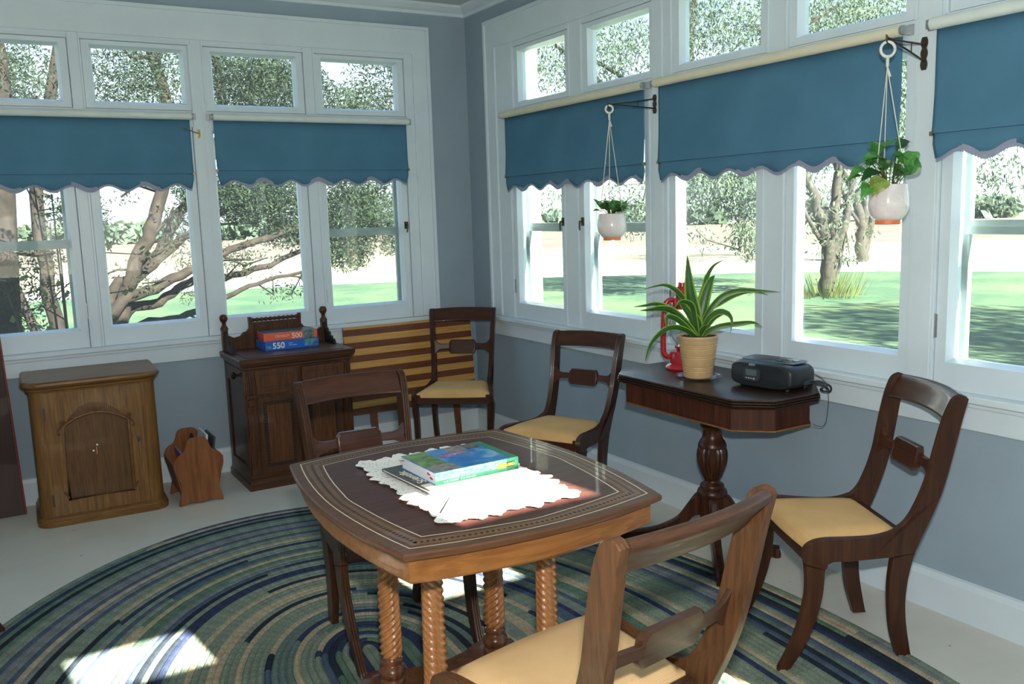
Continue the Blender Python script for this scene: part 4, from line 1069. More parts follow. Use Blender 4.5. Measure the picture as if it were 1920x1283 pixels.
def strap_leaf(pts, width, parent, depth=0, colors=None, twist=.25, name='leaf'):
    """pts: (side, height, depth) control points from the crown out; a V-folded strap leaf with pale edges"""
    P = catmull([RT * a + Vector((0, 0, b)) + DP * c for a, b, c in pts], 7); n = len(P) - 1
    m = MB(); rows = []
    for i, p in enumerate(P):
        t = i / n; tg = (P[min(i + 1, n)] - P[max(i - 1, 0)]).normalized()
        sd = tg.cross(DP); sd = sd.normalized() if sd.length > .05 else RT.copy()
        sd = (sd + DP * twist).normalized(); nr = sd.cross(tg).normalized()
        w = width * (.35 + .65 * math.sin(PI * min(1, t * .9 + .1)) ** .8) * (1 - t ** 5) + .0004
        rows.append([p - sd * w + nr * w * .22, p - sd * w * .70 + nr * w * .1, p - sd * w * .2, p + sd * w * .2, p + sd * w * .70 + nr * w * .1, p + sd * w + nr * w * .22])
    pale = (.28, .42, .035); dk = (.030, .115, .022); md = (.055, .145, .035)
    cols = colors or [pale, dk, md, dk, pale]
    for i in range(n):
        for k in range(5):
            m.col = cols[k]; m.add([rows[i][k], rows[i][k + 1], rows[i + 1][k + 1], rows[i + 1][k]], [(0, 1, 2, 3)])
    return m.build(name, M['leaf'], parent, 60, recalc=False)
U = .000377
def zl(pts, w, tw=.25, dep=(0, 0)):
    n = len(pts); out = []
    for i, (x, y) in enumerate(pts):
        t = i / (n - 1); out.append(((x - 740) * U, .168 + (700 - y) * U, dep[0] + (dep[1] - dep[0]) * t))
    strap_leaf(out, w, PL, twist=tw)
zl([(735, 700), (705, 480), (640, 180), (606, -190)], .028, .1, (0, -.04))
zl([(755, 690), (775, 520), (830, 280), (895, 110), (950, 48)], .023, .2, (0, .05))
zl([(745, 690), (745, 500), (790, 300), (850, 150), (880, 60), (960, -50), (1080, -106)], .012, .3, (.01, .10))
zl([(770, 690), (820, 470), (960, 280), (1120, 205), (1300, 200), (1573, 222)], .0125, .5, (0, -.05))
zl([(765, 690), (850, 430), (980, 340), (1160, 255), (1350, 225), (1510, 275)], .0115, .4, (.01, .03))
zl([(765, 690), (830, 510), (930, 420), (1020, 430), (1060, 500), (1035, 625)], .0125, .4, (0, -.08))
zl([(770, 690), (860, 580), (940, 500), (1050, 455), (1125, 450)], .010, .4, (.01, .06))
zl([(775, 690), (860, 620), (980, 575), (1150, 550), (1300, 540), (1388, 590)], .0125, .5, (0, -.06))
zl([(725, 690), (600, 520), (440, 380), (300, 330), (180, 345), (65, 355)], .011, .5, (0, .03))
zl([(725, 690), (610, 540), (460, 400), (330, 365), (220, 370), (100, 375)], .0165, .6, (0, -.05))
zl([(725, 690), (680, 420), (560, 250), (470, 160), (350, 118), (145, 158)], .0115, .5, (0, -.03))
zl([(720, 690), (600, 570), (490, 480), (400, 450), (380, 500), (376, 565)], .0125, .4, (0, -.07))
zl([(720, 695), (620, 620), (500, 575), (380, 585), (260, 670), (180, 780), (140, 905)], .0135, .5, (0, -.08))
zl([(735, 690), (660, 480), (560, 330), (500, 230)], .014, .3, (0, -.05))
zl([(735, 690), (690, 480), (640, 330), (520, 290), (430, 365)], .013, .6, (0, -.09))
zl([(745, 690), (740, 560), (700, 420)], .018, .1, (0, -.02)); zl([(750, 690), (790, 600), (820, 560)], .012, .2, (0, -.03)); zl([(730, 695), (660, 640), (560, 590), (470, 540)], .0105, .4, (0, -.02))

# red hurricane lantern
LN = thing('lantern', 'red hurricane lantern standing behind the tan plant pot', 'lantern', (-.188, -2.222, ZP))
LN.rotation_euler = (0, 0, math.radians(-30)); LN.scale = (1.1, 1.1, 1.08)
m = MB(); m.lathe([(0, 0), (.066, .0), (.068, .006), (.060, .016), (.050, .022), (.050, .062), (.046, .070), (.030, .076), (.024, .080), (.030, .084), (.030, .092), (0, .094)], (0, 0, 0), 36); m.build('tank', M['red'], LN, 40)
m = MB()
m.lathe([(.038, .240), (.040, .248), (.040, .272), (.036, .285), (.028, .290), (.028, .305), (.036, .308), (.030, .322), (.018, .330), (.016, .345), (0, .348)], (0, 0, 0), 32, lambda p: p); m.build('chimney_cap', M['red'], LN, 40)
m = MB(); m.lathe([(.026, .098), (.040, .115), (.046, .145), (.046, .18), (.040, .215), (.032, .240)], (0, 0, 0), 32); g = m.build('glass_globe', M['clear'], LN, 60)
for s in (-1, 1):
    m = MB(); pts = catmull([(s * .040, 0, .052), (s * .060, 0, .050), (s * .074, 0, .066), (s * .076, 0, .10), (s * .074, 0, .17), (s * .070, 0, .245), (s * .058, 0, .272), (s * .036, 0, .278)], 5)
    m.tube(pts, .011, 12); m.build('side_tube', M['red'], LN, 60)
m = MB()
for k in range(4):
    a = k * PI / 2 + .6
    m.tube([(.028 * math.cos(a), .028 * math.sin(a), .093), (.050 * math.cos(a + .3), .050 * math.sin(a + .3), .13), (.050 * math.cos(a + .9), .050 * math.sin(a + .9), .18), (.036 * math.cos(a + 1.2), .036 * math.sin(a + 1.2), .238)], .0013, 5)
m.build('globe_guard', M['red'], LN, 60)
m = MB(); m.tube([(.074 * math.cos(t) * 1.0, -.004 - .02 * abs(math.cos(t)) ** 0 * 0, .255 - .17 * math.sin(t)) if False else (.074 * math.cos(t), -.055 * math.sin(t), .255 - .155 * math.sin(t)) for t in [PI * k / 24 for k in range(25)]], .0014, 6); m.build('bail_handle', M['steel'], LN, 60)
m = MB(); m.lathe([(0, 0), (.012, .001), (.012, .006), (.008, .010), (0, .010)], (0, 0, 0), 16, lambda p: (.022 + p[0], -.048 - p[2], .045 + p[1])); m.build('filler_cap', M['steel'], LN, 40)
m = MB(); m.tube([(.012 * math.cos(t), 0, .352 + .010 * math.sin(t)) for t in [2 * PI * k / 16 for k in range(16)]], .0015, 6, close=True); m.build('lift_ring', M['red'], LN, 60)

# ------------------------------------------------------------------ hanging pots
def bracket(y, ztop, zbot, xt, yt, zt, label):
    b = thing('wall_bracket', label, 'bracket', (-.021, y, (ztop + zbot) / 2))
    zc = (ztop + zbot) / 2; hh = (ztop - zbot) / 2
    m = MB(); P = []
    for k in range(33):
        t = k / 32 * 2 - 1; P.append((.007 + .005 * abs(math.cos(PI * 1.5 * t)), t * hh))
    P = P + [(-a, z) for a, z in reversed(P)]
    m.rings([[(x_, a, z) for a, z in P] for x_ in (0, -.005)]); m.build('back_plate', M['iron'], b, 40)
    tip = Vector((xt + .021, yt - y, zt - zc)); m = MB()
    for z in (hh * .55, -hh * .45): m.tube([(-.004, 0, z), tip * .5 + Vector((0, 0, z * .45)), tip], .0032, 8)
    q = tip * .38; m.tube([q + Vector((0, 0, hh * .55 * .62)), q + Vector((0, 0, -hh * .45 * .62))], .0022, 6)
    m.tube([tip, tip + Vector((-.008, 0, .010)), tip + Vector((-.006, 0, -.012)), tip + Vector((.004, 0, -.016))], .003, 6)
    m.build('arm', M['iron'], b, 60); return b
bracket(-1.852, 1.935, 1.850, -.30, -1.873, 1.880, 'dark iron swing bracket on the post above the smaller hanging pot')
bracket(-3.215, 1.950, 1.845, -.30, -3.283, 1.915, 'dark iron swing bracket on the post above the larger hanging pothos')
hk = thing('wall_hook', 'small brass hook on the post between the two left-hand blinds', 'hook', (-1.668, -.021, 1.893))
m = MB(); m.lathe([(0, 0), (.011, .001), (.011, .004), (0, .005)], (0, 0, 0), 14, lambda p: (p[0] * .8, -p[2], p[1] * 2.2)); m.tube([(0, -.004, 0), (-.045, -.045, .010), (-.085, -.08, .018)], .0028, 6)
m.lathe([(0, 0), (.010, .0), (.007, .004), (.007, .012), (.010, .016), (0, .016)], (0, 0, 0), 12, lambda p: (-.085 - p[2] * .6, -.08 - p[2] * .6 + p[0] * .5, .018 + p[1])); m.build('hook', M['brass'], hk, 60)
def heart_leaf(parent, base, tip, width, up, col, rim=None, name='leaf'):
    base = Vector(base); tip = Vector(tip); ax = tip - base; L = ax.length; ax.normalize(); up = Vector(up)
    sd = ax.cross(up).normalized(); nr = sd.cross(ax).normalized()
    m = MB(); N = 9; rows = []
    for i in range(N + 1):
        t = i / N; w = width * (math.sin(PI * min(1, t + .08) ** .62) if t > 0 else .25) * (1 - t ** 4); w = max(w, .0005)
        arch_ = nr * (L * .16 * math.sin(PI * t) - L * .10 * t * t)
        p = base + ax * L * t + arch_
        rows.append([p - sd * w + nr * w * .30, p - sd * w * .5 + nr * w * .10, p, p + sd * w * .5 + nr * w * .10, p + sd * w + nr * w * .30])
    for i in range(N):
        for k in range(4):
            m.col = (rim if (k in (0, 3) and rim and i % 2) else tuple(c * (.85 + .3 * ((i * 3 + k) % 4) / 3) for c in col))
            m.add([rows[i][k], rows[i][k + 1], rows[i + 1][k + 1], rows[i + 1][k]], [(0, 1, 2, 3)])
    return m.build(name, M['leaf'], parent, 70, recalc=False)
def hanging_pot(loc, top, r, h, label, leaves, ring_r, seed, cords):
    t = thing('hanging_planter', label, 'hanging plant', loc)
    k = r / .067
    m = MB(); m.lathe([(0, .012), (.038 * k, .012), (.050 * k, .019), (.060 * k, .032), (.0665 * k, h * .42), (.067 * k, h * .58), (.064 * k, h * .8), (.060 * k, h), (.057 * k, h + .001), (.056 * k, h - .004), (.060 * k, h * .8), (0, h * .78)], (0, 0, 0), 48); m.build('pot', M['whitepot'], t, 60)
    m = MB(); m.lathe([(0, 0), (.038 * k, 0), (.0405 * k, .002), (.0395 * k, .014), (0, .014)], (0, 0, 0), 36); m.build('foot', M['orangepot'], t, 40)
    m = MB(); m.lathe([(0, h * .9), (.053 * k, h * .9), (.053 * k, h * .88), (0, h * .87)], (0, 0, 0), 24); m.build('soil', M['soil'], t, 0)
    T_ = Vector(top) - Vector(loc)
    m = MB(); dn = T_ - Vector((0, 0, ring_r * 2 + .03))
    for a in cords:
        e = Vector((.055 * k * math.cos(a), .055 * k * math.sin(a), h - .003)); m.tube([dn, dn.lerp(e, .5), e, e + Vector((0, 0, -.012))], .0017, 6)
    m.tube([T_ - Vector((0, 0, ring_r * 2 - .004)), dn], .005, 8); m.tube([dn, dn + Vector((.006, -.008, -.03))], .003, 6)
    m.build('hanger_cord', M['cord'], t, 60)
    m = MB(); cc = T_ - Vector((0, 0, ring_r))
    m.tube([cc + RT * ring_r * math.cos(q) + Vector((0, 0, ring_r * math.sin(q))) for q in [2 * PI * i / 24 for i in range(24)]], .0045, 8, close=True); m.build('ring', M['cordw'], t, 60)
    jr = random.Random(seed + 3)
    leaves = leaves + [(a_ + jr.uniform(-.012, .012), b_ + jr.uniform(-.006, .012), c__ + jr.uniform(-.03, .03), d_ + jr.uniform(-.018, .018), e_ + jr.uniform(-.012, .016), f_ + jr.uniform(-.03, .03), g_ * jr.uniform(.8, 1), h_) for a_, b_, c__, d_, e_, f_, g_, h_ in leaves[::2]]
    for i, (bx, bz, bd, tx, tz, td, w, c_) in enumerate(leaves):
        b0 = RT * (bx * .35) + Vector((0, 0, h * .9)) + DP * bd * .35; b1 = RT * bx + DP * bd + Vector((0, 0, bz)); tp = RT * tx + DP * td + Vector((0, 0, tz))
        col = {0: (.045, .20, .035), 1: (.085, .30, .05), 2: (.025, .12, .028), 3: (.26, .36, .07)}[c_]
        lf = heart_leaf(t, b1, tp, w, (0, -.45, 1) if abs(tz - bz) < .04 else (-.5, -.85, .2), col, (.22, .40, .12) if seed == 1 else None)
        m = MB(); m.tube([tuple(q) for q in catmull([b0, b0.lerp(b1, .5) + Vector((0, 0, .015)), b1], 4)], .0016, 5); st = m.build('stem', M['fol3'], t, 60)
    return t
rd = random.Random(5)
q = .52e-3 * 0 + .00067
# larger pothos: leaves read off as (base side/height, tip side/height) around the rim
L2 = []
S2 = .3118 / 596        # zoomed pixels of the close view to metres at the pot
def pz_(bx, by, tx, ty, w, c_, bd=0, td=0):
    L2.append(((bx - 865) * S2, .122 + (1100 - by) * S2, bd, (tx - 865) * S2, .122 + (1100 - ty) * S2, td, w * 1.12, c_))
for a in ((820, 920, 750, 835, .020, 0, .02, .03), (820, 955, 640, 965, .026, 1, -.02, -.04), (800, 1000, 700, 960, .024, 0, 0, -.02), (720, 1010, 560, 1070, .020, 1, -.02, -.06),
          (780, 1020, 640, 1090, .020, 2, -.03, -.05), (700, 1090, 640, 1200, .019, 1, -.05, -.07), (770, 1060, 740, 1165, .024, 3, -.06, -.07), (830, 900, 940, 835, .017, 1, .02, 0),
          (930, 890, 1020, 845, .019, 2, .02, .03), (860, 940, 960, 960, .024, 0, -.02, -.04), (920, 930, 1000, 1010, .022, 1, -.01, -.03), (1000, 910, 1030, 1010, .022, 1, .02, .02),
          (880, 1010, 930, 1080, .020, 0, -.04, -.05), (950, 960, 1035, 930, .018, 0, .03, .05), (790, 980, 760, 900, .022, 0, .03, .04), (860, 1010, 830, 930, .022, 2, .02, .03), (700, 1040, 590, 1080, .016, 1, 0, -.02), (930, 1050, 900, 960, .020, 2, .0, .01), (980, 1040, 1000, 950, .020, 0, .01, .02)): pz_(*a)
hanging_pot((-.300, -3.300, 1.350), (-.300, -3.283, 1.905), .062, .123, 'larger white speckled hanging pot with trailing pothos, near the right blind', L2, .022, 0, (PI * .93, -PI * .3, PI * .3))
L1 = []
for i in range(26):
    a = rd.uniform(0, 2 * PI); sx, sd_ = math.cos(a), math.sin(a); el = rd.uniform(-.005, .05)
    L1.append((sx * .028, .125 + el * .5, sd_ * .025, sx * rd.uniform(.055, .10), .128 + el, sd_ * .07, rd.uniform(.015, .022), rd.choice((0, 0, 1, 2))))
L1 += [(.045, .135, 0, .075, .185, 0, .016, 1), (.0, .135, 0, .005, .190, .01, .018, 0), (-.04, .14, 0, -.075, .178, 0, .016, 0), (-.05, .13, -.01, -.10, .128, -.02, .013, 2)]
hanging_pot((-.300, -1.880, 1.283), (-.300, -1.873, 1.875), .066, .118, 'smaller white hanging pot with a leafy green plant, left of the wide blind', L1, .016, 1, (PI * .9, -PI * .35, PI * .35))

# ------------------------------------------------------------------ dark red board at far left
CB = thing('wooden_panel', 'dark red-brown wooden panel standing upright at the far left edge', 'wooden panel', (-2.688, -.155, 0), 0)
m = MB(); lean = .035
def lp(p): return (p[0] - p[2] * lean * .9, p[1] + p[2] * .01, p[2])
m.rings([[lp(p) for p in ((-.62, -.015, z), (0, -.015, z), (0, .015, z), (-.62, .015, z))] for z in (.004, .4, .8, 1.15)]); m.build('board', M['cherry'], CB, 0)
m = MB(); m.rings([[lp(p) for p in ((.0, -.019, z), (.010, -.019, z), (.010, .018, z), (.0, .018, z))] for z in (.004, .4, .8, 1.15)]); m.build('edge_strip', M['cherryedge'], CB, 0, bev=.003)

# ------------------------------------------------------------------ outdoors
GZ = -.9
def ring_sector(name, r0, r1, mat, z, a0=-.6, a1=2.6, n=48, wob=0):
    m = MB(); R = []
    for i in range(n + 1):
        a = a0 + (a1 - a0) * i / n; k = 1 + wob * math.sin(a * 5)
        R.append([(-2 + r * k * math.cos(a), -4 + r * k * math.sin(a), z) for r in (r0, r1)])
    vs = [p for r in R for p in r]; m.add(vs, [(2 * i, 2 * i + 1, 2 * i + 3, 2 * i + 2) for i in range(n)])
    o = m.build(name, mat, None, 0, recalc=False); return o
o = ring_sector('lawn', .5, 30, M['lawn'], GZ, -PI, PI, 60); tag(o, 'green sunlit lawn outside the windows', 'lawn', kind='stuff')
o = ring_sector('farm_track', 29.8, 33, M['gravel'], GZ + .01, -PI, PI, 60, .02); tag(o, 'pale gravel track beyond the lawn', 'road')
o = ring_sector('stubble_field', 32.5, 52, M['field2'], GZ - .01, -PI, PI, 60); tag(o, 'pale stubble field beyond the gravel track', 'field')
o = ring_sector('ploughed_field', 51, 118, M['field'], GZ - .02, -PI, PI, 60); tag(o, 'brown ploughed field reaching the horizon', 'field')
def leaves_cloud(mb, blobs, size, rd, droop=0, aspect=7.0, grid=0):
    for (c, rad, n) in blobs:
        for _ in range(int(n * 1.5)):
            u = Vector((rd.gauss(0, 1), rd.gauss(0, 1), rd.gauss(0, 1))).normalized() * (rd.random() ** .45)
            p = Vector((c[0] + u.x * rad[0], c[1] + u.y * rad[1], c[2] + u.z * rad[2]))
            d = Vector((rd.gauss(0, 1), rd.gauss(0, 1), rd.gauss(0, 1) - droop)).normalized(); s_ = size * rd.uniform(.6, 1.4)
            e = d.cross(Vector((rd.gauss(0, 1), rd.gauss(0, 1), rd.gauss(0, 1)))).normalized() * (s_ / aspect)
            mb.add([p, p + d * s_ * .5 + e, p + d * s_, p + d * s_ * .5 - e], [(0, 1, 2, 3)])
def limb(mb, pts, r0, r1, rd, twigs=0, tips=None, seg=7, twlen=.8):
    P = catmull(pts, 5); P = [p + Vector((rd.gauss(0, 1), rd.gauss(0, 1), rd.gauss(0, 1))) * r0 * .13 for p in P]
    mb.tube(P, lambda t: r0 + (r1 - r0) * t, seg)
    for _ in range(twigs):
        i = rd.randrange(len(P) // 4, len(P)); p = P[i]; d = Vector((rd.gauss(0, 1), rd.gauss(0, 1), rd.gauss(0, .8) + .2)).normalized()
        q = p + d * twlen * rd.uniform(.4, 1); mid = (p + q) / 2 + Vector((rd.gauss(0, 1), rd.gauss(0, 1), rd.gauss(0, 1))) * .06
        mb.tube([p, mid, q], lambda t: r1 * .5 * (1 - .7 * t) + .003, 4)
        if tips is not None: tips.append(q); tips.append(mid)
def bigtree(name, label, base, limbs, blobs, fm, bm_, seed, leaf, r=.2, tw=6, per=60, br=.35, droop=.3, twlen=.8, dm=1.0):
    rd = random.Random(seed); t = thing(name, label, 'tree', base); tips = []
    m = MB()
    for L in limbs:
        limb(m, [Vector(p) for p, _ in [(q, 0) for q in L[0]]], L[1], L[2], rd, tw, tips, 8, twlen)
    m.build('trunk', bm_, t, 60)
    m = MB(); bl = [(p, (br, br, br * .7), per) for p in tips] + [(a, b, int(n * dm)) for a, b, n in blobs]
    leaves_cloud(m, bl, leaf, rd, droop); m.build('foliage', fm, t, 0, recalc=False)
    return t
# spreading yew outside the back windows: trunks fan up and to the right from the lower left
lim = [([(0, 0, 0), (.15, 0, 1.0), (.36, 0, 1.84), (.58, .1, 2.26), (.75, .2, 2.7), (.86, .3, 3.3), (.75, .4, 4.0), (.5, .5, 5)], .075, .045),
       ([(0, -.1, 0), (.15, -.1, 1.47), (.55, -.1, 1.73), (.92, -.1, 1.9), (1.25, 0, 2.03), (2.0, .1, 2.24), (2.9, .2, 2.5)], .062, .022),
       ([(.05, .1, 0), (.25, .1, 1.4), (.6, .1, 1.58), (.9, .2, 1.75), (1.25, .2, 1.77), (1.6, .2, 1.84), (2.0, .3, 1.97), (2.7, .3, 2.2)], .055, .02),
       ([(0, .2, 0), (.18, .2, 1.59), (.47, .2, 1.83), (.77, .3, 2.06), (.95, .3, 2.2), (1.28, .3, 2.39), (1.9, .3, 2.7), (2.6, .4, 3.3)], .06, .025),
       ([(.1, -.2, 0), (.29, -.2, 1.30), (.72, -.2, 1.45), (1.07, -.2, 1.58), (1.44, -.2, 1.72), (1.9, -.2, 1.80)], .045, .014),
       ([(.1, .3, 0), (.22, .3, 1.5), (.6, .35, 1.95), (.9, .4, 2.4), (1.3, .5, 3.0), (1.4, .5, 3.8), (1.1, .5, 4.8)], .06, .035),
       ([(-.1, .1, 0), (-.28, .1, 1.5), (-.30, .2, 2.6), (-.05, .3, 3.7), (.2, .3, 4.6)], .07, .04),
       ([(-.1, .3, 0), (-.5, .3, 1.6), (-.9, .3, 2.8), (-1.1, .4, 4.2)], .045, .03)]
blobs = [((1.15, .2, 2.62), (.35, .35, .22), 500), ((1.65, .2, 2.52), (.55, .4, .28), 1700), ((1.9, .2, 2.18), (.30, .3, .18), 260), ((2.6, .2, 2.40), (.48, .4, .34), 1700), ((2.52, .2, 2.00), (.28, .3, .26), 520), ((2.98, .2, 2.12), (.16, .2, .26), 190), ((.05, .3, 2.35), (.25, .3, .30), 260),
         ((1.75, .4, 3.65), (.75, .5, .42), 2600), ((2.75, .4, 3.45), (.6, .5, .28), 900), ((.6, .3, 3.6), (.7, .5, .5), 1100), ((-.6, .4, 3.6), (.6, .5, .5), 1100), ((.9, .8, 4.6), (2.2, 1.0, .6), 3000), ((3.2, .3, 3.9), (.6, .5, .4), 500)]
bigtree('yew_tree', 'dark spreading yew with fanned bare limbs outside the back windows', (-1.95, 3.6, GZ), lim, blobs, M['fol'], M['barkred'], 21, .044, tw=7, per=34, br=.16, dm=4.0, twlen=.45)
lim = [([(0, 0, 0), (.1, .1, 1.5), (.2, .2, 3.2), (.1, .1, 5)], .12, .05)]
bigtree('evergreen_shrub', 'dense dark evergreen shrub outside the leftmost window', (-2.72, 2.5, GZ), lim, [((.1, 0, .9), (.50, .45, .85), 4200), ((.2, 0, 1.9), (.35, .3, .3), 350), ((0, .2, 3.4), (.6, .5, .6), 1200)], M['fol'], M['barkred'], 5, .036, tw=8, per=40, br=.2, dm=2.4, twlen=.5)
# budding shrub low outside
def twiggy(name, label, base, seed, n=14, h=1.2, spread=.8, lf=240):
    rd = random.Random(seed); t = thing(name, label, 'shrub', base); m = MB(); tips = []
    for i in range(n):
        a = rd.uniform(0, 2 * PI); e = Vector((math.cos(a) * spread * rd.uniform(.2, 1), math.sin(a) * spread * .6, h * rd.uniform(.6, 1.1)))
        limb(m, [Vector((0, 0, 0)), e * .5 + Vector((0, 0, .15)), e], .012, .004, rd, 8, tips, 5, .35)
    m.build('stems', M['bark'], t, 60); m = MB(); leaves_cloud(m, [(p, (.06, .06, .06), 3) for p in tips], .04, rd, 0, 2); m.build('buds', M['fol3'], t, 0, recalc=False)
twiggy('budding_shrub', 'bare budding shrub outside, seen above the washstand', (-.80, 1.6, GZ), 3, 14, 1.42, .75)
twiggy('budding_shrub', 'tall twiggy shrub with yellow-green buds outside, above the oak cabinet', (-2.30, 1.3, GZ), 4, 9, 2.75, .45)
# lawn trees on the right
def lawn_tree(x, y, s, label, seed, dens=1.0, name='lawn_tree'):
    lim = [([(0, 0, 0), (0, 0, .9), (-.25, 0, 1.9), (-.9, .1, 3.2), (-1.5, .2, 5.0)], .34, .08), ([(.1, 0, .3), (.15, 0, 1.6), (.25, 0, 3.0), (.2, .1, 5.5)], .3, .08), ([(.2, 0, .6), (.6, 0, 1.7), (.9, 0, 3.0), (1.6, 0, 4.8)], .22, .06), ([(-.1, 0, 1.2), (-.8, 0, 2.0), (-1.3, 0, 3.0), (-2.2, 0, 3.8)], .1, .04)]
    lim = [([tuple(c * s for c in p) for p in L], a * s * .62, b * s * .8) for L, a, b in lim]
    bl = [((-1.6 * s, 0, 4.6 * s), (1.6 * s, 1.4 * s, 1.2 * s), int(2400 * dens)), ((1.3 * s, 0, 4.8 * s), (1.8 * s, 1.4 * s, 1.5 * s), int(2800 * dens)), ((0, 0, 6.2 * s), (2.6 * s, 1.8 * s, 1.4 * s), int(3000 * dens)), ((2.2 * s, 0, 3.5 * s), (.9 * s, .8 * s, .9 * s), int(700 * dens)), ((-2.4 * s, 0, 3.4 * s), (.8 * s, .8 * s, .9 * s), int(700 * dens))]
    t = bigtree(name, label, (x, y, GZ), lim, bl, M['fol2'], M['bark'], seed, .15, tw=9, per=15, br=.38 * s, droop=1.4, twlen=1.0)
    return t
lt = lawn_tree(15.1, 9.7, 1.0, 'many-stemmed lawn tree with a tuft of long leaves at its foot', 31)
m = MB(); rd = random.Random(2)
for _ in range(160):
    a = rd.uniform(0, 2 * PI); r = rd.uniform(.2, .95); ln = rd.uniform(.4, .8); p = Vector((r * math.cos(a), r * math.sin(a), 0)); q = p + Vector((math.cos(a) * .3, math.sin(a) * .3, ln)); e = Vector((-math.sin(a), math.cos(a), 0)) * .02
    m.add([p - e, p + e, q], [(0, 1, 2)])
ir = m.build('iris_clump', M['fol3'], None, 0, recalc=False, loc=(15.1, 9.7, GZ)); tag(ir, 'tuft of long leaves growing round the foot of the lawn tree', 'plants', kind='stuff')
lawn_tree(26.0, 17.2, 1.15, 'second lawn tree farther off, behind the larger hanging pothos', 32, .8)
# near spruce whose sprays hang into the middle panes
lim = [([(0, 0, 0), (0, 0, 2.5), (.1, 0, 5), (0, 0, 8)], .2, .08), ([(0, 0, 2.9), (-.9, -.3, 2.9), (-1.8, -.5, 2.45)], .04, .015), ([(0, 0, 2.7), (-.8, -.5, 2.6), (-1.5, -.8, 2.2), (-1.9, -1.2, 1.85)], .035, .012), ([(0, 0, 3.4), (-1.2, 0, 2.9), (-2.5, -.1, 2.25)], .035, .012)]
bigtree('spruce_tree', 'grey-green spruce with drooping sprays outside the middle of the right-hand windows', (6.1, 3.0, GZ), lim,
        [((-1.85, -.5, 2.60), (.55, .5, .30), 700), ((-1.3, -.8, 2.42), (.5, .45, .32), 800), ((-1.75, -1.15, 1.95), (.16, .2, .24), 170), ((-2.45, -.1, 2.25), (.25, .25, .28), 200), ((-2.7, 1.4, 4.1), (.6, .6, .35), 420), ((-1.8, 1.0, 4.3), (.7, .6, .4), 620), ((-.7, .4, 4.5), (.8, .7, .5), 800), ((.7, -.5, 4.6), (.9, .7, .5), 800), ((.3, -2.6, 2.5), (.6, .6, .35), 260), ((-2.6, 1.3, 2.5), (.35, .4, .3), 90), ((0, 0, 6.2), (2.6, 2.6, 1.0), 2600)],
        M['fol2'], M['bark'], 44, .058, tw=8, per=34, br=.2, droop=1.4, twlen=.6, dm=2.4)
lim = [([(0, 0, 0), (.2, .1, 2.0), (.5, .2, 4.4), (.8, .3, 7)], .13, .07), ([(.3, .1, 3.0), (-.6, .1, 3.9), (-1.5, .2, 4.3)], .04, .02), ([(.4, .1, 3.4), (1.2, -.3, 4.2), (2.1, -.9, 4.9)], .04, .02), ([(.3, .1, 2.6), (-1.0, .2, 3.9), (-2.0, .4, 4.6)], .04, .02)]
bigtree('spruce_tree', 'slim grey conifer whose leaning trunk shows in the upper right-hand panes', (5.3, 4.15, GZ), lim, [((.6, .2, 4.9), (1.4, 1.0, .5), 700), ((.4, .2, 6.2), (2.0, 1.6, .9), 1500)], M['fol2'], M['bark'], 45, .060, tw=7, per=26, br=.25, droop=1.0, twlen=.6, dm=1.8)
lim = [([(0, 0, 0), (0, 0, 3), (.2, 0, 6), (0, 0, 9)], .3, .1)]
bigtree('added_shade_tree', 'tall unseen tree added beyond the right edge to cast dappled shade on the grass', (12.5, -8.5, GZ), lim, [((0, 0, 6.5), (3.5, 3.2, 1.0), 2400), ((2, 1, 8.2), (3, 3, 1.2), 1800), ((-2.5, -1, 5.2), (1.6, 1.6, .7), 700)], M['fol2'], M['bark'], 61, .30, tw=10, per=16, br=.6, droop=.3, twlen=1.5)  # tree out of view, put in only to throw dappled shade over the lawn
# far hedge line
rd = random.Random(9)
for i in range(14):
    a = math.radians(20 + i * 5.2 + rd.uniform(-1, 1)); r = 106; m = MB(); w_ = rd.uniform(2.2, 4.5)
    leaves_cloud(m, [((0, 0, 1.0), (w_, 2, 1.1), 260)], .9, rd, 0, 1.5)
    o = m.build('distant_tree', M['fol2'], None, 0, recalc=False, loc=(-2 + r * math.cos(a), -4 + r * math.sin(a), GZ)); tag(o, 'low distant tree on the horizon of the fields', 'tree', 'trees along the horizon')
# rendered pier of the house beside the corner
m = MB(); m.box(.33, .615, .12, .45, GZ, 3.2); struct(m.build('wall_pier', M['siding'], smooth=0, bev=.01))
m = MB(); m.box(-.09, .09, -.09, .09, 0, 1.15); m.box(-.12, .12, -.12, .12, 1.15, 1.2); o = m.build('white_post', M['white'], None, 0, loc=(19.2, 23.8, GZ)); tag(o, 'white post standing at the far edge of the lawn', 'post')

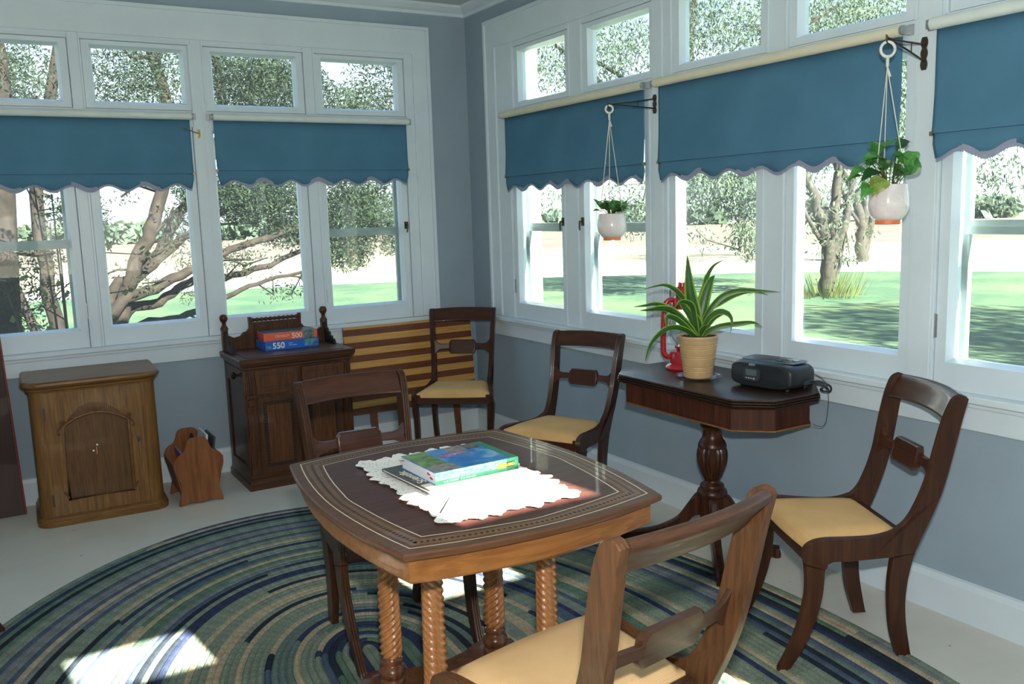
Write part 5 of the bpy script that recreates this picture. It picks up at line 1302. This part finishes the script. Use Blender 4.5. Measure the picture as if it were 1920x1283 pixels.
# ------------------------------------------------------------------ light
w = bpy.data.worlds.new('sky'); sc.world = w; w.use_nodes = True; nt = w.node_tree; nt.nodes.clear()
ow = nt.nodes.new('ShaderNodeOutputWorld'); bg = nt.nodes.new('ShaderNodeBackground'); tc = nt.nodes.new('ShaderNodeTexCoord'); sp_ = nt.nodes.new('ShaderNodeSeparateXYZ')
nt.links.new(tc.outputs['Generated'], sp_.inputs[0])
c = ramp(nt, sp_.outputs['Z'], [(0.0, (.95, .98, 1.0)), (.10, (.85, .94, 1.0)), (.20, (.48, .60, .82)), (.40, (.36, .50, .80)), (1.0, (.26, .42, .82))])
nt.links.new(c, bg.inputs[0]); bg.inputs[1].default_value = 1.55; nt.links.new(bg.outputs[0], ow.inputs[0])
sd = bpy.data.lights.new('sun', 'SUN'); sd.energy = 44.0; sd.angle = math.radians(.55); sd.color = (1, .93, .82)
so = bpy.data.objects.new('sun', sd); COL.objects.link(so)
dv = Vector((-.125, 1, -.637)); so.rotation_euler = dv.to_track_quat('-Z', 'Y').to_euler()
# camera
cd = bpy.data.cameras.new('camera'); co = bpy.data.objects.new('camera', cd); COL.objects.link(co)
cd.sensor_width = 36; cd.lens = 1667.5052 / 1920 * 36; cd.clip_start = .05; cd.clip_end = 500
yaw, pit, rol = .5351, -.1469, -.0316
F = Vector((math.sin(yaw) * math.cos(pit), math.cos(yaw) * math.cos(pit), math.sin(pit))); Rr = Vector((math.cos(yaw), -math.sin(yaw), 0)); Uu = Rr.cross(F)
c_, s_ = math.cos(rol), math.sin(rol); R1 = Rr * c_ + Uu * s_; U1 = -Rr * s_ + Uu * c_
mt = Matrix((R1, U1, -F)).transposed().to_4x4(); mt.translation = Vector((-2.7562, -5.1108, 1.43)); co.matrix_world = mt
sc.camera = co
# the flash on top of the camera
fd = bpy.data.lights.new('camera_flash', 'AREA'); fd.energy = 36; fd.shape = 'RECTANGLE'; fd.size = .07; fd.size_y = .045; fd.color = (1, .97, .93)
fo = bpy.data.objects.new('camera_flash', fd); COL.objects.link(fo); mf = mt.copy(); mf.translation = mt.translation + U1 * .16 + R1 * .02; fo.matrix_world = mf
vs_ = sc.view_settings; vs_.view_transform = 'Standard'; vs_.look = 'None'; vs_.gamma = 1; vs_.use_curve_mapping = False; vs_.exposure = .66
